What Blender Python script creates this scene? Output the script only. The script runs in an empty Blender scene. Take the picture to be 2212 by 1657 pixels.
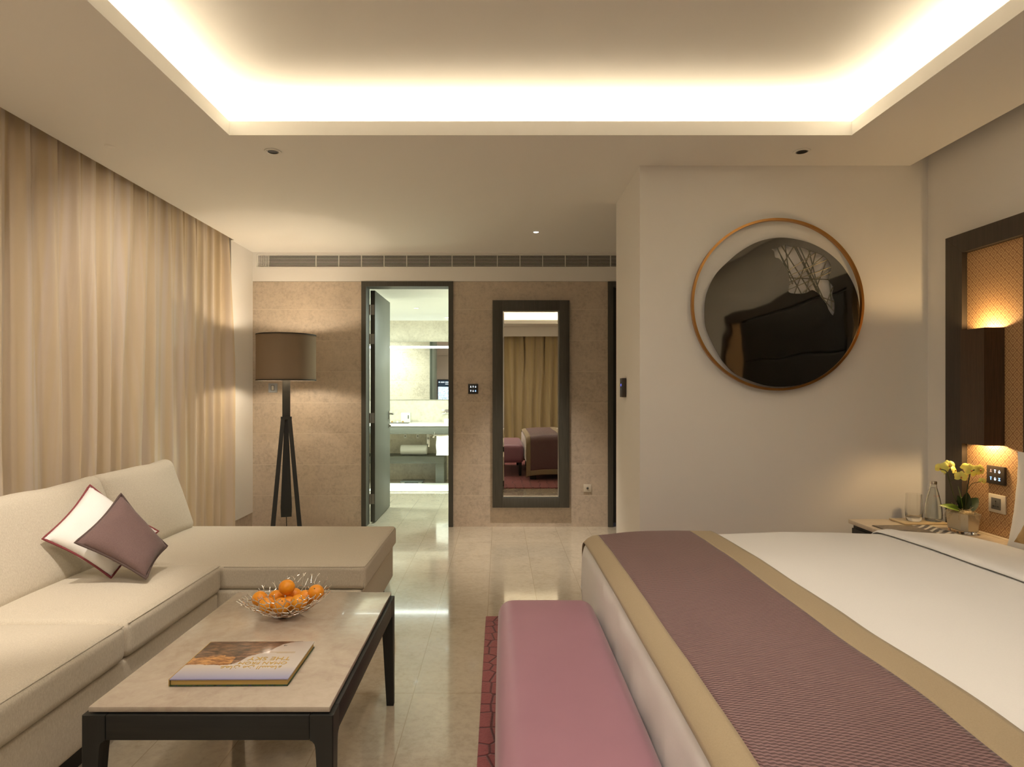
import bpy, bmesh, math, random
from mathutils import Vector, Matrix, noise
from mathutils.geometry import delaunay_2d_cdt
random.seed(7)
C = bpy.context.scene.collection
PI = math.pi
F = 1353.0; EYE = 1.312

# ------------------------------------------------------------------ node helpers
class NT:
    def __init__(s, name):
        s.m = bpy.data.materials.new(name); s.m.use_nodes = True
        s.t = s.m.node_tree; s.b = s.t.nodes['Principled BSDF']; s.out = s.t.nodes['Material Output']
    def n(s, typ, ins=None, **kw):
        nd = s.t.nodes.new(typ)
        for k, v in kw.items(): setattr(nd, k, v)
        for k, v in (ins or {}).items(): s.set(nd.inputs[k], v)
        return nd
    def set(s, sock, v):
        if hasattr(v, 'is_output') or isinstance(v, bpy.types.NodeSocket): s.t.links.new(v, sock)
        elif isinstance(v, (tuple, list)) and sock.type == 'RGBA' and len(v) == 3: sock.default_value = (*v, 1)
        else: sock.default_value = v
    def P(s, **kw):
        for k, v in kw.items(): s.set(s.b.inputs[k.replace('_', ' ')], v)
        return s
    def math(s, op, a, b=0.0, c=0.0):
        nd = s.n('ShaderNodeMath', operation=op)
        for i, v in enumerate((a, b, c)): s.set(nd.inputs[i], v)
        return nd.outputs[0]
    def obj(s): return s.n('ShaderNodeTexCoord').outputs['Object']
    def xyz(s, v=None):
        nd = s.n('ShaderNodeSeparateXYZ'); s.set(nd.inputs[0], v if v is not None else s.obj()); return nd.outputs
    def vec(s, x, y, z):
        nd = s.n('ShaderNodeCombineXYZ')
        for i, v in enumerate((x, y, z)): s.set(nd.inputs[i], v)
        return nd.outputs[0]
    def mapd(s, scale=(1, 1, 1), loc=(0, 0, 0), rot=(0, 0, 0), src=None):
        nd = s.n('ShaderNodeMapping'); s.set(nd.inputs[0], src if src is not None else s.obj())
        nd.inputs['Scale'].default_value = scale; nd.inputs['Location'].default_value = loc; nd.inputs['Rotation'].default_value = rot
        return nd.outputs[0]
    def noise(s, vec, scale, detail=4, rough=.55, dist=0):
        nd = s.n('ShaderNodeTexNoise', {'Vector': vec, 'Scale': scale, 'Detail': detail, 'Roughness': rough, 'Distortion': dist})
        return nd.outputs['Fac']
    def ramp(s, fac, stops):
        nd = s.n('ShaderNodeValToRGB', {'Fac': fac}); e = nd.color_ramp.elements
        while len(e) > 1: e.remove(e[0])
        e[0].position = stops[0][0]; e[0].color = (*stops[0][1], 1)
        for p, c in stops[1:]:
            x = e.new(p); x.color = (*c, 1)
        return nd.outputs[0]
    def mix(s, fac, a, b, blend='MIX'):
        nd = s.n('ShaderNodeMix', data_type='RGBA', blend_type=blend)
        s.set(nd.inputs[0], fac); s.set(nd.inputs[6], a); s.set(nd.inputs[7], b)
        return nd.outputs[2]
    def bump(s, h, strength=.3, dist=.01):
        nd = s.n('ShaderNodeBump', {'Height': h, 'Strength': strength, 'Distance': dist})
        s.t.links.new(nd.outputs[0], s.b.inputs['Normal'])

def plain(name, col, rough=.5, metal=0.0, **kw):
    t = NT(name); t.P(Base_Color=col, Roughness=rough, Metallic=metal, **kw)
    return t.m
def fabric(name, c1, c2, scale=400, rough=.85, bump=.25, stretch=(1, 1, 1)):
    t = NT(name); v = t.mapd(stretch)
    f = t.noise(v, scale, 3, .7)
    t.P(Base_Color=t.ramp(f, [(.3, c1), (.7, c2)]), Roughness=rough)
    t.P(Sheen_Weight=.15, Sheen_Roughness=.5)
    t.bump(f, bump, .002); return t.m
def wood(name, c1, c2, axis='z', rough=.45, scale=9):
    t = NT(name)
    st = {'z': (14, 14, .5), 'x': (.5, 14, 14), 'y': (14, .5, 14)}[axis]
    f = t.noise(t.mapd(st), scale, 5, .6)
    t.P(Base_Color=t.ramp(f, [(.3, c1), (.7, c2)]), Roughness=rough)
    t.bump(f, .12, .002); return t.m
def emis(name, col, strength):
    t = NT(name); t.P(Base_Color=(0, 0, 0), Emission_Color=col, Emission_Strength=strength, Roughness=.4); return t.m

def stone(name, base, dark, rough, rows=None, tilexy=None, joint=None, con=.11):
    t = NT(name); o = t.obj()
    x, y, z = t.xyz(o)
    if rows:
        r = t.math('DIVIDE', z, rows); fl = t.math('FLOOR', r); off = t.vec(t.math('MULTIPLY', fl, 3.7), 0.0, t.math('MULTIPLY', fl, 1.3))
        fr = t.math('FRACT', r); d = t.math('MULTIPLY', t.math('MINIMUM', fr, t.math('SUBTRACT', 1.0, fr)), rows)
        mask = t.math('LESS_THAN', d, .0022)
        tid = t.vec(fl, 0.0, 0.0)
    else:
        sx, sy, ox, oy = tilexy
        rx = t.math('DIVIDE', t.math('SUBTRACT', x, ox), sx); ry = t.math('DIVIDE', t.math('SUBTRACT', y, oy), sy)
        fx = t.math('FRACT', rx); fy = t.math('FRACT', ry)
        dx = t.math('MULTIPLY', t.math('MINIMUM', fx, t.math('SUBTRACT', 1.0, fx)), sx)
        dy = t.math('MULTIPLY', t.math('MINIMUM', fy, t.math('SUBTRACT', 1.0, fy)), sy)
        mask = t.math('LESS_THAN', t.math('MINIMUM', dx, dy), .0017)
        tid = t.vec(t.math('FLOOR', rx), t.math('FLOOR', ry), 0.0)
        off = t.n('ShaderNodeVectorMath', {0: tid, 1: (2.3, 5.1, 0)}, operation='MULTIPLY').outputs[0]
    p = t.n('ShaderNodeVectorMath', {0: o, 1: off}, operation='ADD').outputs[0]
    f1 = t.noise(p, 2.6, 6, .62, .6); f2 = t.noise(p, 34, 4, .7, .3); f3 = t.noise(p, 9, 5, .6, 1.2)
    f = t.math('ADD', t.math('MULTIPLY', f1, .30), t.math('ADD', t.math('MULTIPLY', f2, .42), t.math('MULTIPLY', f3, .28)))
    col = t.ramp(f, [(.5 - con, tuple(c * .95 for c in dark)), (.5, base), (.5 + con, tuple(min(1, c * 1.13) for c in base))])
    wn = t.n('ShaderNodeTexWhiteNoise', {'Vector': tid}).outputs['Value']
    col = t.mix(t.math('MULTIPLY', wn, .16), col, dark)
    col = t.mix(mask, col, joint)
    t.P(Base_Color=col, Roughness=rough)
    if not rows: t.P(Coat_Weight=.55, Coat_Roughness=.05)
    return t.m

# ------------------------------------------------------------------ materials
PAINT = plain('paint', (.87, .855, .82), .85)
PAINT_WALL = plain('wall_paint', (.81, .79, .76), .85)
BATH_PAINT = plain('bathroom_paint', (.84, .85, .84), .7)
STONE = stone('wall_stone', (.55, .465, .375), (.44, .365, .29), .42, rows=.3, joint=(.64, .56, .46))
FLOOR = stone('floor_marble', (.50, .435, .335), (.40, .345, .255), .12, tilexy=(.3035, .9, -.07, 2.72), joint=(.36, .30, .215), con=.16)
BATHSTONE = stone('bathroom_stone', (.65, .61, .515), (.56, .51, .42), .4, rows=.6, joint=(.70, .68, .60))
WENGE = wood('wenge', (.046, .043, .034), (.074, .069, .055), 'z', .5)
WENGE_X = wood('wenge_cross', (.030, .026, .020), (.052, .045, .035), 'x', .5)
DARK = wood('black_wood', (.011, .011, .010), (.018, .018, .016), 'z', .5)
DARK_X = wood('black_wood_cross', (.011, .011, .010), (.018, .018, .016), 'x', .5)
BROWNW = wood('headboard_wood', (.040, .030, .022), (.062, .047, .034), 'z', .5)
BATHWOOD = wood('vanity_wood', (.11, .115, .095), (.15, .155, .13), 'x', .5)
SOFA = fabric('sofa_linen', (.50, .44, .345), (.64, .58, .475), 260, .9, .3, (1, 1, .35))
WHITE_COTTON = fabric('white_cotton', (.77, .755, .725), (.81, .795, .765), 300, .85, .12)
SHEET = fabric('duvet_cotton', (.71, .70, .68), (.74, .73, .71), 300, .8, .06)
PURPLE = fabric('plum_linen', (.125, .072, .068), (.195, .125, .115), 420, .9, .3)
PLUM_PIPE = plain('plum_piping', (.20, .035, .04), .7)
PURPLE_PIPE = plain('grey_plum_piping', (.09, .058, .05), .8)
LEATHER = NT('plum_leather')
_f = LEATHER.noise(LEATHER.obj(), 3, 3)
LEATHER.P(Base_Color=LEATHER.ramp(_f, [(.3, (.28, .130, .180)), (.7, (.315, .147, .20))]), Roughness=.42, Sheen_Weight=.2)
LEATHER.bump(LEATHER.noise(LEATHER.obj(), 500, 2), .06, .001); LEATHER = LEATHER.m
GOLDF = fabric('gold_border_fabric', (.30, .232, .138), (.35, .272, .166), 350, .75, .12)
GOLDC = fabric('gold_cushion_fabric', (.38, .24, .08), (.44, .29, .11), 300, .8, .15)
CHROME = plain('chrome', (.82, .80, .77), .16, 1.0)
STEEL = plain('steel', (.42, .40, .36), .35, 1.0)
SILVER = plain('silver', (.80, .77, .72), .2, 1.0)
BRONZE = plain('bronze', (.50, .26, .085), .32, 1.0)
MIRROR = plain('mirror_glass', (.80, .80, .76), .01, 1.0)
BATHMIRROR = plain('bath_mirror_glass', (.88, .9, .87), .01, 1.0)
BLACKP = plain('black_plastic', (.012, .012, .013), .35)
SOCKETM = plain('socket_plate', (.62, .56, .46), .45)
GREYP = plain('grey_plastic', (.12, .115, .105), .5)
BAFFLE = plain('dark_baffle', (.008, .007, .006), .6)
SHADEM = NT('lamp_shade_fabric')
_w = SHADEM.noise(SHADEM.mapd((1, 1, 3)), 300, 2)
_tr = SHADEM.n('ShaderNodeBsdfTranslucent', {'Color': (.74, .66, .58)})
SHADEM.P(Base_Color=SHADEM.ramp(_w, [(.3, (.10, .080, .062)), (.7, (.16, .13, .10))]), Roughness=.9)
_mx = SHADEM.n('ShaderNodeMixShader', {0: .72}); SHADEM.t.links.new(SHADEM.b.outputs[0], _mx.inputs[1]); SHADEM.t.links.new(_tr.outputs[0], _mx.inputs[2])
SHADEM.t.links.new(_mx.outputs[0], SHADEM.out.inputs[0]); SHADEM = SHADEM.m
SHADE_IN = plain('lamp_shade_lining', (.75, .70, .60), .8)
SHADE_RIM = plain('lamp_shade_rim', (.03, .022, .016), .8)
GREEN1 = plain('leaf_green', (.16, .26, .03), .4)
GREEN2 = plain('leaf_dark_green', (.018, .035, .012), .35)
STEMG = plain('stem_green', (.035, .045, .012), .5)
PETAL = plain('orchid_petal', (.74, .69, .16), .5, Subsurface_Weight=.1)
LIP = plain('orchid_lip', (.50, .16, .03), .5)
MOSS = fabric('dried_moss', (.30, .22, .11), (.52, .42, .25), 120, .9, .5)
TOWEL = fabric('towelling', (.86, .87, .84), (.92, .93, .90), 200, .95, .4)
def glass(name, col=(1, 1, 1), ior=1.45):
    t = NT(name); t.P(Base_Color=col, Roughness=.0, IOR=ior, Transmission_Weight=1.0); return t.m
GLASS = glass('clear_glass', (.98, .98, .97)); BOTTLEG = glass('bottle_glass', (.97, .985, .965)); WATER = glass('water', (.98, 1, .99), 1.33)

# orange skin
ORANGE = NT('orange_skin'); _n = ORANGE.noise(ORANGE.obj(), 3, 3)
ORANGE.P(Base_Color=ORANGE.ramp(_n, [(.35, (.80, .27, .012)), (.65, (.86, .36, .018))]), Roughness=.42)
ORANGE.bump(ORANGE.noise(ORANGE.obj(), 70, 2), .25, .003); ORANGE = ORANGE.m
# table marble
TMARBLE = NT('table_marble'); _o = TMARBLE.obj()
_f1 = TMARBLE.noise(_o, 5, 7, .65, 1.0); _f2 = TMARBLE.noise(_o, 28, 4, .65, .5)
_c = TMARBLE.ramp(TMARBLE.math('ADD', TMARBLE.math('MULTIPLY', _f1, .65), TMARBLE.math('MULTIPLY', _f2, .35)), [(.34, (.42, .34, .275)), (.5, (.50, .43, .35)), (.64, (.55, .485, .40))])
TMARBLE.P(Base_Color=_c, Roughness=.16, Coat_Weight=.3, Coat_Roughness=.05); TMARBLE = TMARBLE.m
NIGHTTOP = NT('nightstand_top'); _f1 = NIGHTTOP.noise(NIGHTTOP.mapd((1, 6, 1)), 6, 5)
NIGHTTOP.P(Base_Color=NIGHTTOP.ramp(_f1, [(.3, (.60, .50, .37)), (.7, (.70, .61, .47))]), Roughness=.35); NIGHTTOP = NIGHTTOP.m
# diamond wallcovering (faces -X, so it uses y and z)
def diamond():
    t = NT('diamond_fabric'); x, y, z = t.xyz()
    P = .048
    a = t.math('DIVIDE', t.math('ADD', y, z), P); b = t.math('DIVIDE', t.math('SUBTRACT', y, z), P)
    def tri(v):   # 0 at the lozenge centre, .5 at its edge
        return t.math('ABSOLUTE', t.math('SUBTRACT', t.math('FRACT', v), .5))
    m = t.math('MAXIMUM', tri(a), tri(b))
    edge = t.math('GREATER_THAN', m, .464)
    inner = t.math('MULTIPLY', t.math('GREATER_THAN', m, .14), t.math('LESS_THAN', m, .198))
    line = t.math('MAXIMUM', edge, inner)
    n = t.noise(t.obj(), 300, 2)
    base = t.ramp(n, [(.3, (.46, .285, .13)), (.7, (.54, .34, .165))])
    t.P(Base_Color=t.mix(line, base, (.18, .065, .03)), Roughness=.62)
    return t.m
DIAMOND = diamond()
# woven runner
def weave():
    t = NT('woven_plum'); o = t.obj(); u, v, w_ = t.xyz(t.n('ShaderNodeUVMap').outputs[0])
    xs = t.math('MULTIPLY', u, .415 / .0125)
    sm = t.n('ShaderNodeMapRange', {'Value': t.math('FRACT', xs), 'From Min': .55, 'From Max': 1.0}, interpolation_type='SMOOTHSTEP').outputs[0]
    st = t.math('ADD', t.math('FLOOR', xs), sm)
    rows = t.math('SUBTRACT', t.math('MULTIPLY', v, 3.09 / .0108), t.math('MULTIPLY', st, .5))
    wv = t.math('ADD', .5, t.math('MULTIPLY', .5, t.math('SINE', t.math('MULTIPLY', rows, 2 * PI))))
    n = t.noise(o, 260, 3)
    c = t.mix(wv, (.066, .030, .030), t.ramp(n, [(.3, (.205, .115, .118)), (.7, (.275, .16, .162))]))
    t.P(Base_Color=c, Roughness=.55, Sheen_Weight=.2, Sheen_Roughness=.4)
    t.bump(wv, .35, .003); return t.m
WEAVE = weave()
def rugmat():
    t = NT('plum_carved_rug'); o = t.obj()
    v = t.n('ShaderNodeTexVoronoi', {'Vector': t.mapd((1, 1.25, 1)), 'Scale': 8.5, 'Randomness': .45}, feature='DISTANCE_TO_EDGE')
    g = t.ramp(v.outputs['Distance'], [(.02, (0, 0, 0)), (.05, (1, 1, 1))])
    n = t.noise(o, 90, 3, .7)
    c = t.mix(g, (.105, .018, .022), t.ramp(n, [(.3, (.22, .05, .055)), (.7, (.31, .085, .085))]))
    t.P(Base_Color=c, Roughness=.95, Sheen_Weight=.2)
    t.bump(t.math('ADD', t.math('MULTIPLY', g, 1.0), t.math('MULTIPLY', n, .35)), .7, .01); return t.m
RUG = rugmat()
def curtainmat(name, c1, c2, amp=.25):
    t = NT(name); o = t.obj(); uv = t.n('ShaderNodeUVMap').outputs[0]
    f = t.noise(t.mapd((26, .25, 1), src=uv), 1.0, 2, .5)
    f2 = t.noise(t.mapd((300, 300, 1), src=uv), 2.0, 2, .6)
    c = t.ramp(f, [(.42, c1), (.58, c2)])
    c = t.mix(t.math('MULTIPLY', f2, amp), c, tuple(k * .75 for k in c1))
    tr = t.n('ShaderNodeBsdfTranslucent', {'Color': c2})
    t.P(Base_Color=c, Roughness=.7, Sheen_Weight=.25)
    mx = t.n('ShaderNodeMixShader', {0: .12}); t.t.links.new(t.b.outputs[0], mx.inputs[1]); t.t.links.new(tr.outputs[0], mx.inputs[2]); t.t.links.new(mx.outputs[0], t.out.inputs[0])
    return t.m
CURTAIN = curtainmat('beige_curtain_fabric', (.66, .53, .345), (.68, .575, .47))
CURTAIN_R = curtainmat('olive_curtain_fabric', (.56, .455, .235), (.53, .43, .27))
def bookcover():
    t = NT('book_cover_print'); x, y, z = t.xyz()      # local: 0..0.338 by 0..0.268
    u = t.math('DIVIDE', x, .338); v = t.math('DIVIDE', y, .268)
    n = t.noise(t.obj(), 14, 6, .65); n2 = t.noise(t.mapd((1, 3, 1)), 30, 5, .7)
    # coast line: height of land edge over u
    e = t.n('ShaderNodeFloatCurve', {'Value': u}); cv = e.mapping.curves[0]
    pts = [(0, .34), (.25, .35), (.42, .37), (.5, .58), (.62, .70), (.75, .93), (.85, 1.0), (1, 1.0)]
    cv.points[0].location = pts[0]; cv.points[-1].location = pts[-1]
    for p in pts[1:-1]: cv.points.new(*p)
    e.mapping.update()
    edge = t.math('ADD', e.outputs[0], t.math('MULTIPLY', t.math('SUBTRACT', n, .5), .16))
    land = t.math('GREATER_THAN', v, edge)
    landc = t.ramp(n2, [(.40, (.04, .024, .017)), (.52, (.17, .085, .05)), (.62, (.34, .19, .11))])
    sunm = t.math('MULTIPLY', t.math('LESS_THAN', u, t.math('ADD', .36, t.math('MULTIPLY', n, .06))), t.math('LESS_THAN', v, t.math('ADD', .42, t.math('MULTIPLY', n, .3))))
    landc = t.mix(sunm, landc, t.ramp(n2, [(.42, (.26, .10, .03)), (.58, (.68, .36, .13))]))
    sky = t.ramp(v, [(0, (.30, .30, .50)), (.09, (.40, .40, .52)), (.3, (.62, .57, .53)), (1, (.54, .49, .45))])
    t.P(Base_Color=t.mix(land, sky, landc), Roughness=.3, Coat_Weight=.3, Coat_Roughness=.15); return t.m
COVER = bookcover()
def backcover():
    t = NT('book_back_print'); n = t.noise(t.obj(), 60, 4); c = t.noise(t.mapd((9, 1, 1)), 9, 3)
    t.P(Base_Color=t.ramp(c, [(.35, (.012, .016, .012)), (.5, (.05, .10, .03)), (.6, (.02, .05, .09)), (.68, (.25, .10, .03))]), Roughness=.35); return t.m
BACKC = backcover()
def pages(name, c1, c2):
    t = NT(name); f = t.noise(t.mapd((1, 1, 400)), 3, 2); t.P(Base_Color=t.ramp(f, [(.3, c1), (.7, c2)]), Roughness=.6); return t.m
GILT = pages('gilt_page_edge', (.42, .27, .07), (.52, .36, .12))
GOLDINK = plain('gold_ink', (.62, .40, .07), .4, .3)
INKG = plain('grey_ink', (.28, .24, .20), .5)
def magcover():
    t = NT('magazine_print'); x, y, z = t.xyz(); n = t.noise(t.mapd((2, 5, 1)), 9, 5, .7); w = t.n('ShaderNodeTexWave', {'Vector': t.mapd((1, 1, 1), rot=(0, 0, .9)), 'Scale': 9.0, 'Distortion': 3.0}).outputs['Fac']
    dark = t.ramp(n, [(.35, (.06, .05, .045)), (.55, (.16, .13, .10)), (.66, (.38, .27, .12))])
    wh = t.ramp(w, [(.45, (.10, .09, .09)), (.8, (.62, .58, .52))])
    t.P(Base_Color=t.mix(t.math('GREATER_THAN', x, .21), dark, wh), Roughness=.3); return t.m
MAGP = magcover()
def tvscreen():
    t = NT('television_picture'); x, y, z = t.xyz()
    n = t.noise(t.mapd((3, 1, 4)), 4, 5, .7, 2.0)
    pic = t.ramp(n, [(.40, (.25, .36, .42)), (.52, (.75, .92, 1.0))])
    bar = t.math('GREATER_THAN', z, .50)
    c = t.mix(bar, pic, (.015, .03, .045))
    t.P(Base_Color=(0, 0, 0), Emission_Color=c, Emission_Strength=1.6, Roughness=.2); return t.m
TVP = tvscreen()
ARTGLASS = NT('dark_mirror_glass'); _n = ARTGLASS.noise(ARTGLASS.obj(), 2.2, 2)
ARTGLASS.P(Base_Color=(.27, .265, .24), Metallic=1.0, Roughness=.04); ARTGLASS.bump(_n, .07, .06); ARTGLASS = ARTGLASS.m
HEADPAD = plain('black_leather', (.012, .011, .010), .45)
ICON = emis('icon_white', (.85, .92, 1), 2.2); ICONB = emis('icon_blue', (.35, .6, 1), 2.2); ICONO = emis('icon_amber', (1, .6, .4), .9)
LEDB = emis('blue_led', (.12, .15, 1), 1.2)
LIT = emis('lamp_lens', (1, .93, .78), 14)
BARLIGHT = emis('mirror_light', (.90, 1, .93), 10)
CEILSPOT = emis('bathroom_lens', (.92, 1, .90), 6)
WHITEP = plain('white_plastic', (.80, .78, .73), .4)
BLUEPLATE = plain('brushed_steel_plate', (.42, .46, .52), .3, .6)
MATTE_BLACK = plain('plinth_black', (.012, .011, .010), .6)
CERAMIC = plain('white_ceramic', (.85, .86, .82), .15)

# ------------------------------------------------------------------ mesh helpers
class MB:
    def __init__(s): s.bm = bmesh.new()
    def box(s, x0, x1, y0, y1, z0, z1, bev=0.0, seg=2, M=None):
        r = bmesh.ops.create_cube(s.bm, size=1.0)['verts']
        for v in r: v.co = Vector(((x0 + x1) / 2 + v.co.x * (x1 - x0), (y0 + y1) / 2 + v.co.y * (y1 - y0), (z0 + z1) / 2 + v.co.z * (z1 - z0)))
        if bev:
            es = list({e for v in r for e in v.link_edges})
            q = bmesh.ops.bevel(s.bm, geom=es, offset=bev, segments=seg, affect='EDGES', profile=.5)
            r = list({v for f in q['faces'] for v in f.verts} | {v for v in r if v.is_valid})
        if M: bmesh.ops.transform(s.bm, matrix=M, verts=r)
        return s
    def rings(s, rings, cap=True, closed=True):
        R = [[s.bm.verts.new(p) for p in ring] for ring in rings]
        n = len(R[0])
        for a, b in zip(R, R[1:]):
            for i in range(n if closed else n - 1):
                j = (i + 1) % n
                try: s.bm.faces.new((a[i], a[j], b[j], b[i]))
                except ValueError: pass
        if cap and closed:
            for q in (R[0][::-1], R[-1]):
                try: s.bm.faces.new(q)
                except ValueError: pass
        return s
    def lathe(s, prof, cx=0, cy=0, n=32, cap=False):
        return s.rings([[(cx + r * math.cos(2 * PI * i / n), cy + r * math.sin(2 * PI * i / n), z) for i in range(n)] for r, z in prof], cap)
    def tube(s, pts, rad, n=8, cap=True, closed=False):
        pts = [Vector(p) for p in pts]; rs = rad if isinstance(rad, (list, tuple)) else [rad] * len(pts)
        rings = []; up = None; N = len(pts)
        for i, p in enumerate(pts):
            if closed: d = pts[(i + 1) % N] - pts[i - 1]
            else: d = pts[min(i + 1, N - 1)] - pts[max(i - 1, 0)]
            d = d.normalized() if d.length > 1e-9 else Vector((0, 0, 1))
            if up is None: up = Vector((0, 0, 1)) if abs(d.z) < .9 else Vector((1, 0, 0))
            a = d.cross(up)
            if a.length < 1e-6: a = d.orthogonal()
            a.normalize(); b = a.cross(d).normalized(); up = b
            rings.append([p + rs[i] * (a * math.cos(2 * PI * k / n) + b * math.sin(2 * PI * k / n)) for k in range(n)])
        if closed: rings.append(rings[0]); return s.rings_closed(rings[:-1])
        return s.rings(rings, cap)
    def rings_closed(s, rings):
        R = [[s.bm.verts.new(p) for p in ring] for ring in rings]; n = len(R[0]); m = len(R)
        for q in range(m):
            a, b = R[q], R[(q + 1) % m]
            for i in range(n):
                j = (i + 1) % n; s.bm.faces.new((a[i], a[j], b[j], b[i]))
        return s
    def grid(s, fn, nu, nv, uv=False):
        V = [[s.bm.verts.new(fn(i / nu, j / nv)) for j in range(nv + 1)] for i in range(nu + 1)]
        lay = s.bm.loops.layers.uv.verify() if uv else None
        for i in range(nu):
            for j in range(nv):
                try: f = s.bm.faces.new((V[i][j], V[i + 1][j], V[i + 1][j + 1], V[i][j + 1]))
                except ValueError: continue
                if uv:
                    for lp, (a, b) in zip(f.loops, ((i, j), (i + 1, j), (i + 1, j + 1), (i, j + 1))): lp[lay].uv = (a / nu * uv, b / nv)
        return s
    def prism(s, outline, axis, a, b):
        """outline: 2-D points; axis 'x','y','z' is the extrusion axis from a to b."""
        def P(p, t): return {'x': (t, p[0], p[1]), 'y': (p[0], t, p[1]), 'z': (p[0], p[1], t)}[axis]
        return s.rings([[P(p, a) for p in outline], [P(p, b) for p in outline]])
    def ball(s, c, r, sc=(1, 1, 1), n=16):
        q = bmesh.ops.create_uvsphere(s.bm, u_segments=n * 2, v_segments=n, radius=r)['verts']
        for v in q: v.co = Vector((c[0] + v.co.x * sc[0], c[1] + v.co.y * sc[1], c[2] + v.co.z * sc[2]))
        return s
    def rbox(s, x0, x1, y0, y1, z0, z1, r, n=10, puff=(0, 0, 0), M=None, wob=0.0, seed=0, ear=0.0):
        """rounded cushion: round edges of radius r, faces puffed out by puff along each axis"""
        h = Vector(((x1 - x0) / 2, (y1 - y0) / 2, (z1 - z0) / 2)); c = Vector(((x0 + x1) / 2, (y0 + y1) / 2, (z0 + z1) / 2))
        def ax(hh):
            e = [hh - r + r * t for t in (1, .75, .5, .25, 0)]
            k = max(2, n); m = [-(hh - r) + 2 * (hh - r) * i / k for i in range(1, k)]
            return [-v for v in e] + m + e[::-1]
        A = [ax(h[i]) for i in range(3)]; vs = {}
        def vert(p):
            k = tuple(round(q, 6) for q in p)
            if k in vs: return vs[k]
            p = Vector(p); inn = Vector((h[i] - r for i in range(3))); q = Vector((max(-inn[i], min(inn[i], p[i])) for i in range(3)))
            d = p - q
            if d.length > 1e-9: p = q + d.normalized() * r
            for i in range(3):
                j, l = (i + 1) % 3, (i + 2) % 3
                w = max(0, 1 - (p[j] / h[j]) ** 2) * max(0, 1 - (p[l] / h[l]) ** 2)
                p[i] += puff[i] * w * (p[i] / h[i])
            if ear:
                t = max(0, p.z / h.z); e = (p.y / h.y) ** 6; p.z += ear * t * e; p.y += ear * .4 * t * (p.y / h.y) ** 7
            if wob: p += wob * Vector((noise.noise(p * 4 + Vector((seed, 0, 0))), noise.noise(p * 4 + Vector((0, seed + 9, 0))), noise.noise(p * 4 + Vector((0, 0, seed + 5)))))
            p += c
            if M: p = M @ p
            vs[k] = s.bm.verts.new(p); return vs[k]
        for i in range(3):
            j, l = (i + 1) % 3, (i + 2) % 3
            for sg in (-1, 1):
                for a in range(len(A[j]) - 1):
                    for b in range(len(A[l]) - 1):
                        q = []
                        for (u, v) in ((a, b), (a + 1, b), (a + 1, b + 1), (a, b + 1)):
                            p = [0, 0, 0]; p[i] = sg * h[i]; p[j] = A[j][u]; p[l] = A[l][v]; q.append(vert(p))
                        if sg < 0: q = q[::-1]
                        if len(set(q)) > 2:
                            try: s.bm.faces.new(q)
                            except ValueError: pass
        return s
    def build(s, name, mat, parent=None, smooth=35, mats=None, local=False):
        bmesh.ops.recalc_face_normals(s.bm, faces=s.bm.faces)
        if parent and not local:
            w = Vector((0, 0, 0)); p = parent
            while p: w += p.location; p = p.parent
            bmesh.ops.translate(s.bm, verts=s.bm.verts, vec=-w)
        me = bpy.data.meshes.new(name); s.bm.to_mesh(me); s.bm.free()
        if smooth:
            me.shade_smooth(); me.set_sharp_from_angle(angle=math.radians(smooth))
        for m in (mats or [mat]): me.materials.append(m)
        o = bpy.data.objects.new(name, me); C.objects.link(o)
        if parent: o.parent = parent
        return o

def thing(name, label, cat, loc=(0, 0, 0), group=None):
    o = bpy.data.objects.new(name, None); o.empty_display_size = .05; C.objects.link(o)
    o.location = loc; return tag(o, label, cat, group)
def tag(o, label, cat, group=None):
    o['label'] = label; o['category'] = cat
    if group: o['group'] = group
    return o
def struct(o, label=None, cat=None):
    o['kind'] = 'structure'
    if label: o['label'] = label
    if cat: o['category'] = cat
    return o
def copy_tree(o, parent=None):
    c = o.copy(); C.objects.link(c)
    if parent: c.parent = parent
    for ch in list(o.children): copy_tree(ch, c)
    return c
def text_mesh(body, size, mat, name, parent, loc, rot, align='LEFT', extrude=.0004, shear=0):
    cu = bpy.data.curves.new(name + '_font', 'FONT'); cu.body = body; cu.size = size; cu.align_x = align; cu.extrude = extrude; cu.shear = shear
    t = bpy.data.objects.new(name + '_tmp', cu); C.objects.link(t)
    dg = bpy.context.evaluated_depsgraph_get(); dg.update()
    me = bpy.data.meshes.new_from_object(t.evaluated_get(dg)); me.name = name
    bpy.data.objects.remove(t); bpy.data.curves.remove(cu)
    me.materials.clear(); me.materials.append(mat)
    o = bpy.data.objects.new(name, me); C.objects.link(o); o.parent = parent; o.location = loc; o.rotation_euler = rot
    return o

# ------------------------------------------------------------------ the room shell
CZ = 2.655                     # lower ceiling
TX0, TX1, TY0, TY1, TB = -1.418, 1.848, -.41, 3.286, CZ     # lit ceiling tray
m = MB().box(-3.0, 3.2, -1.5, 9.6, -.12, 0.0)
struct(m.build('floor', FLOOR, smooth=0), 'polished cream marble floor in long narrow tiles', 'floor')
m = MB()
for (a, b, c, d) in ((-2.36, TX0, -1.32, 6.2), (TX1, 2.445, -1.32, 4.4), (TX0, TX1, TY1, 6.2), (TX0, TX1, -1.32, TY0), (TX1, 3.2, 4.4, 6.2), (-2.80, -2.36, 5.571, 6.2)):
    m.box(a, b, c, d, CZ, 2.70)
for (a, b, c, d) in ((TX0 - .02, TX0, TY0 - .02, TY1 + .02), (TX1, TX1 + .02, TY0 - .02, TY1 + .02), (TX0, TX1, TY1, TY1 + .02), (TX0, TX1, TY0 - .02, TY0)):
    m.box(a, b, c, d, 2.70, 2.728)
g = .155; UP = 2.868
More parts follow.
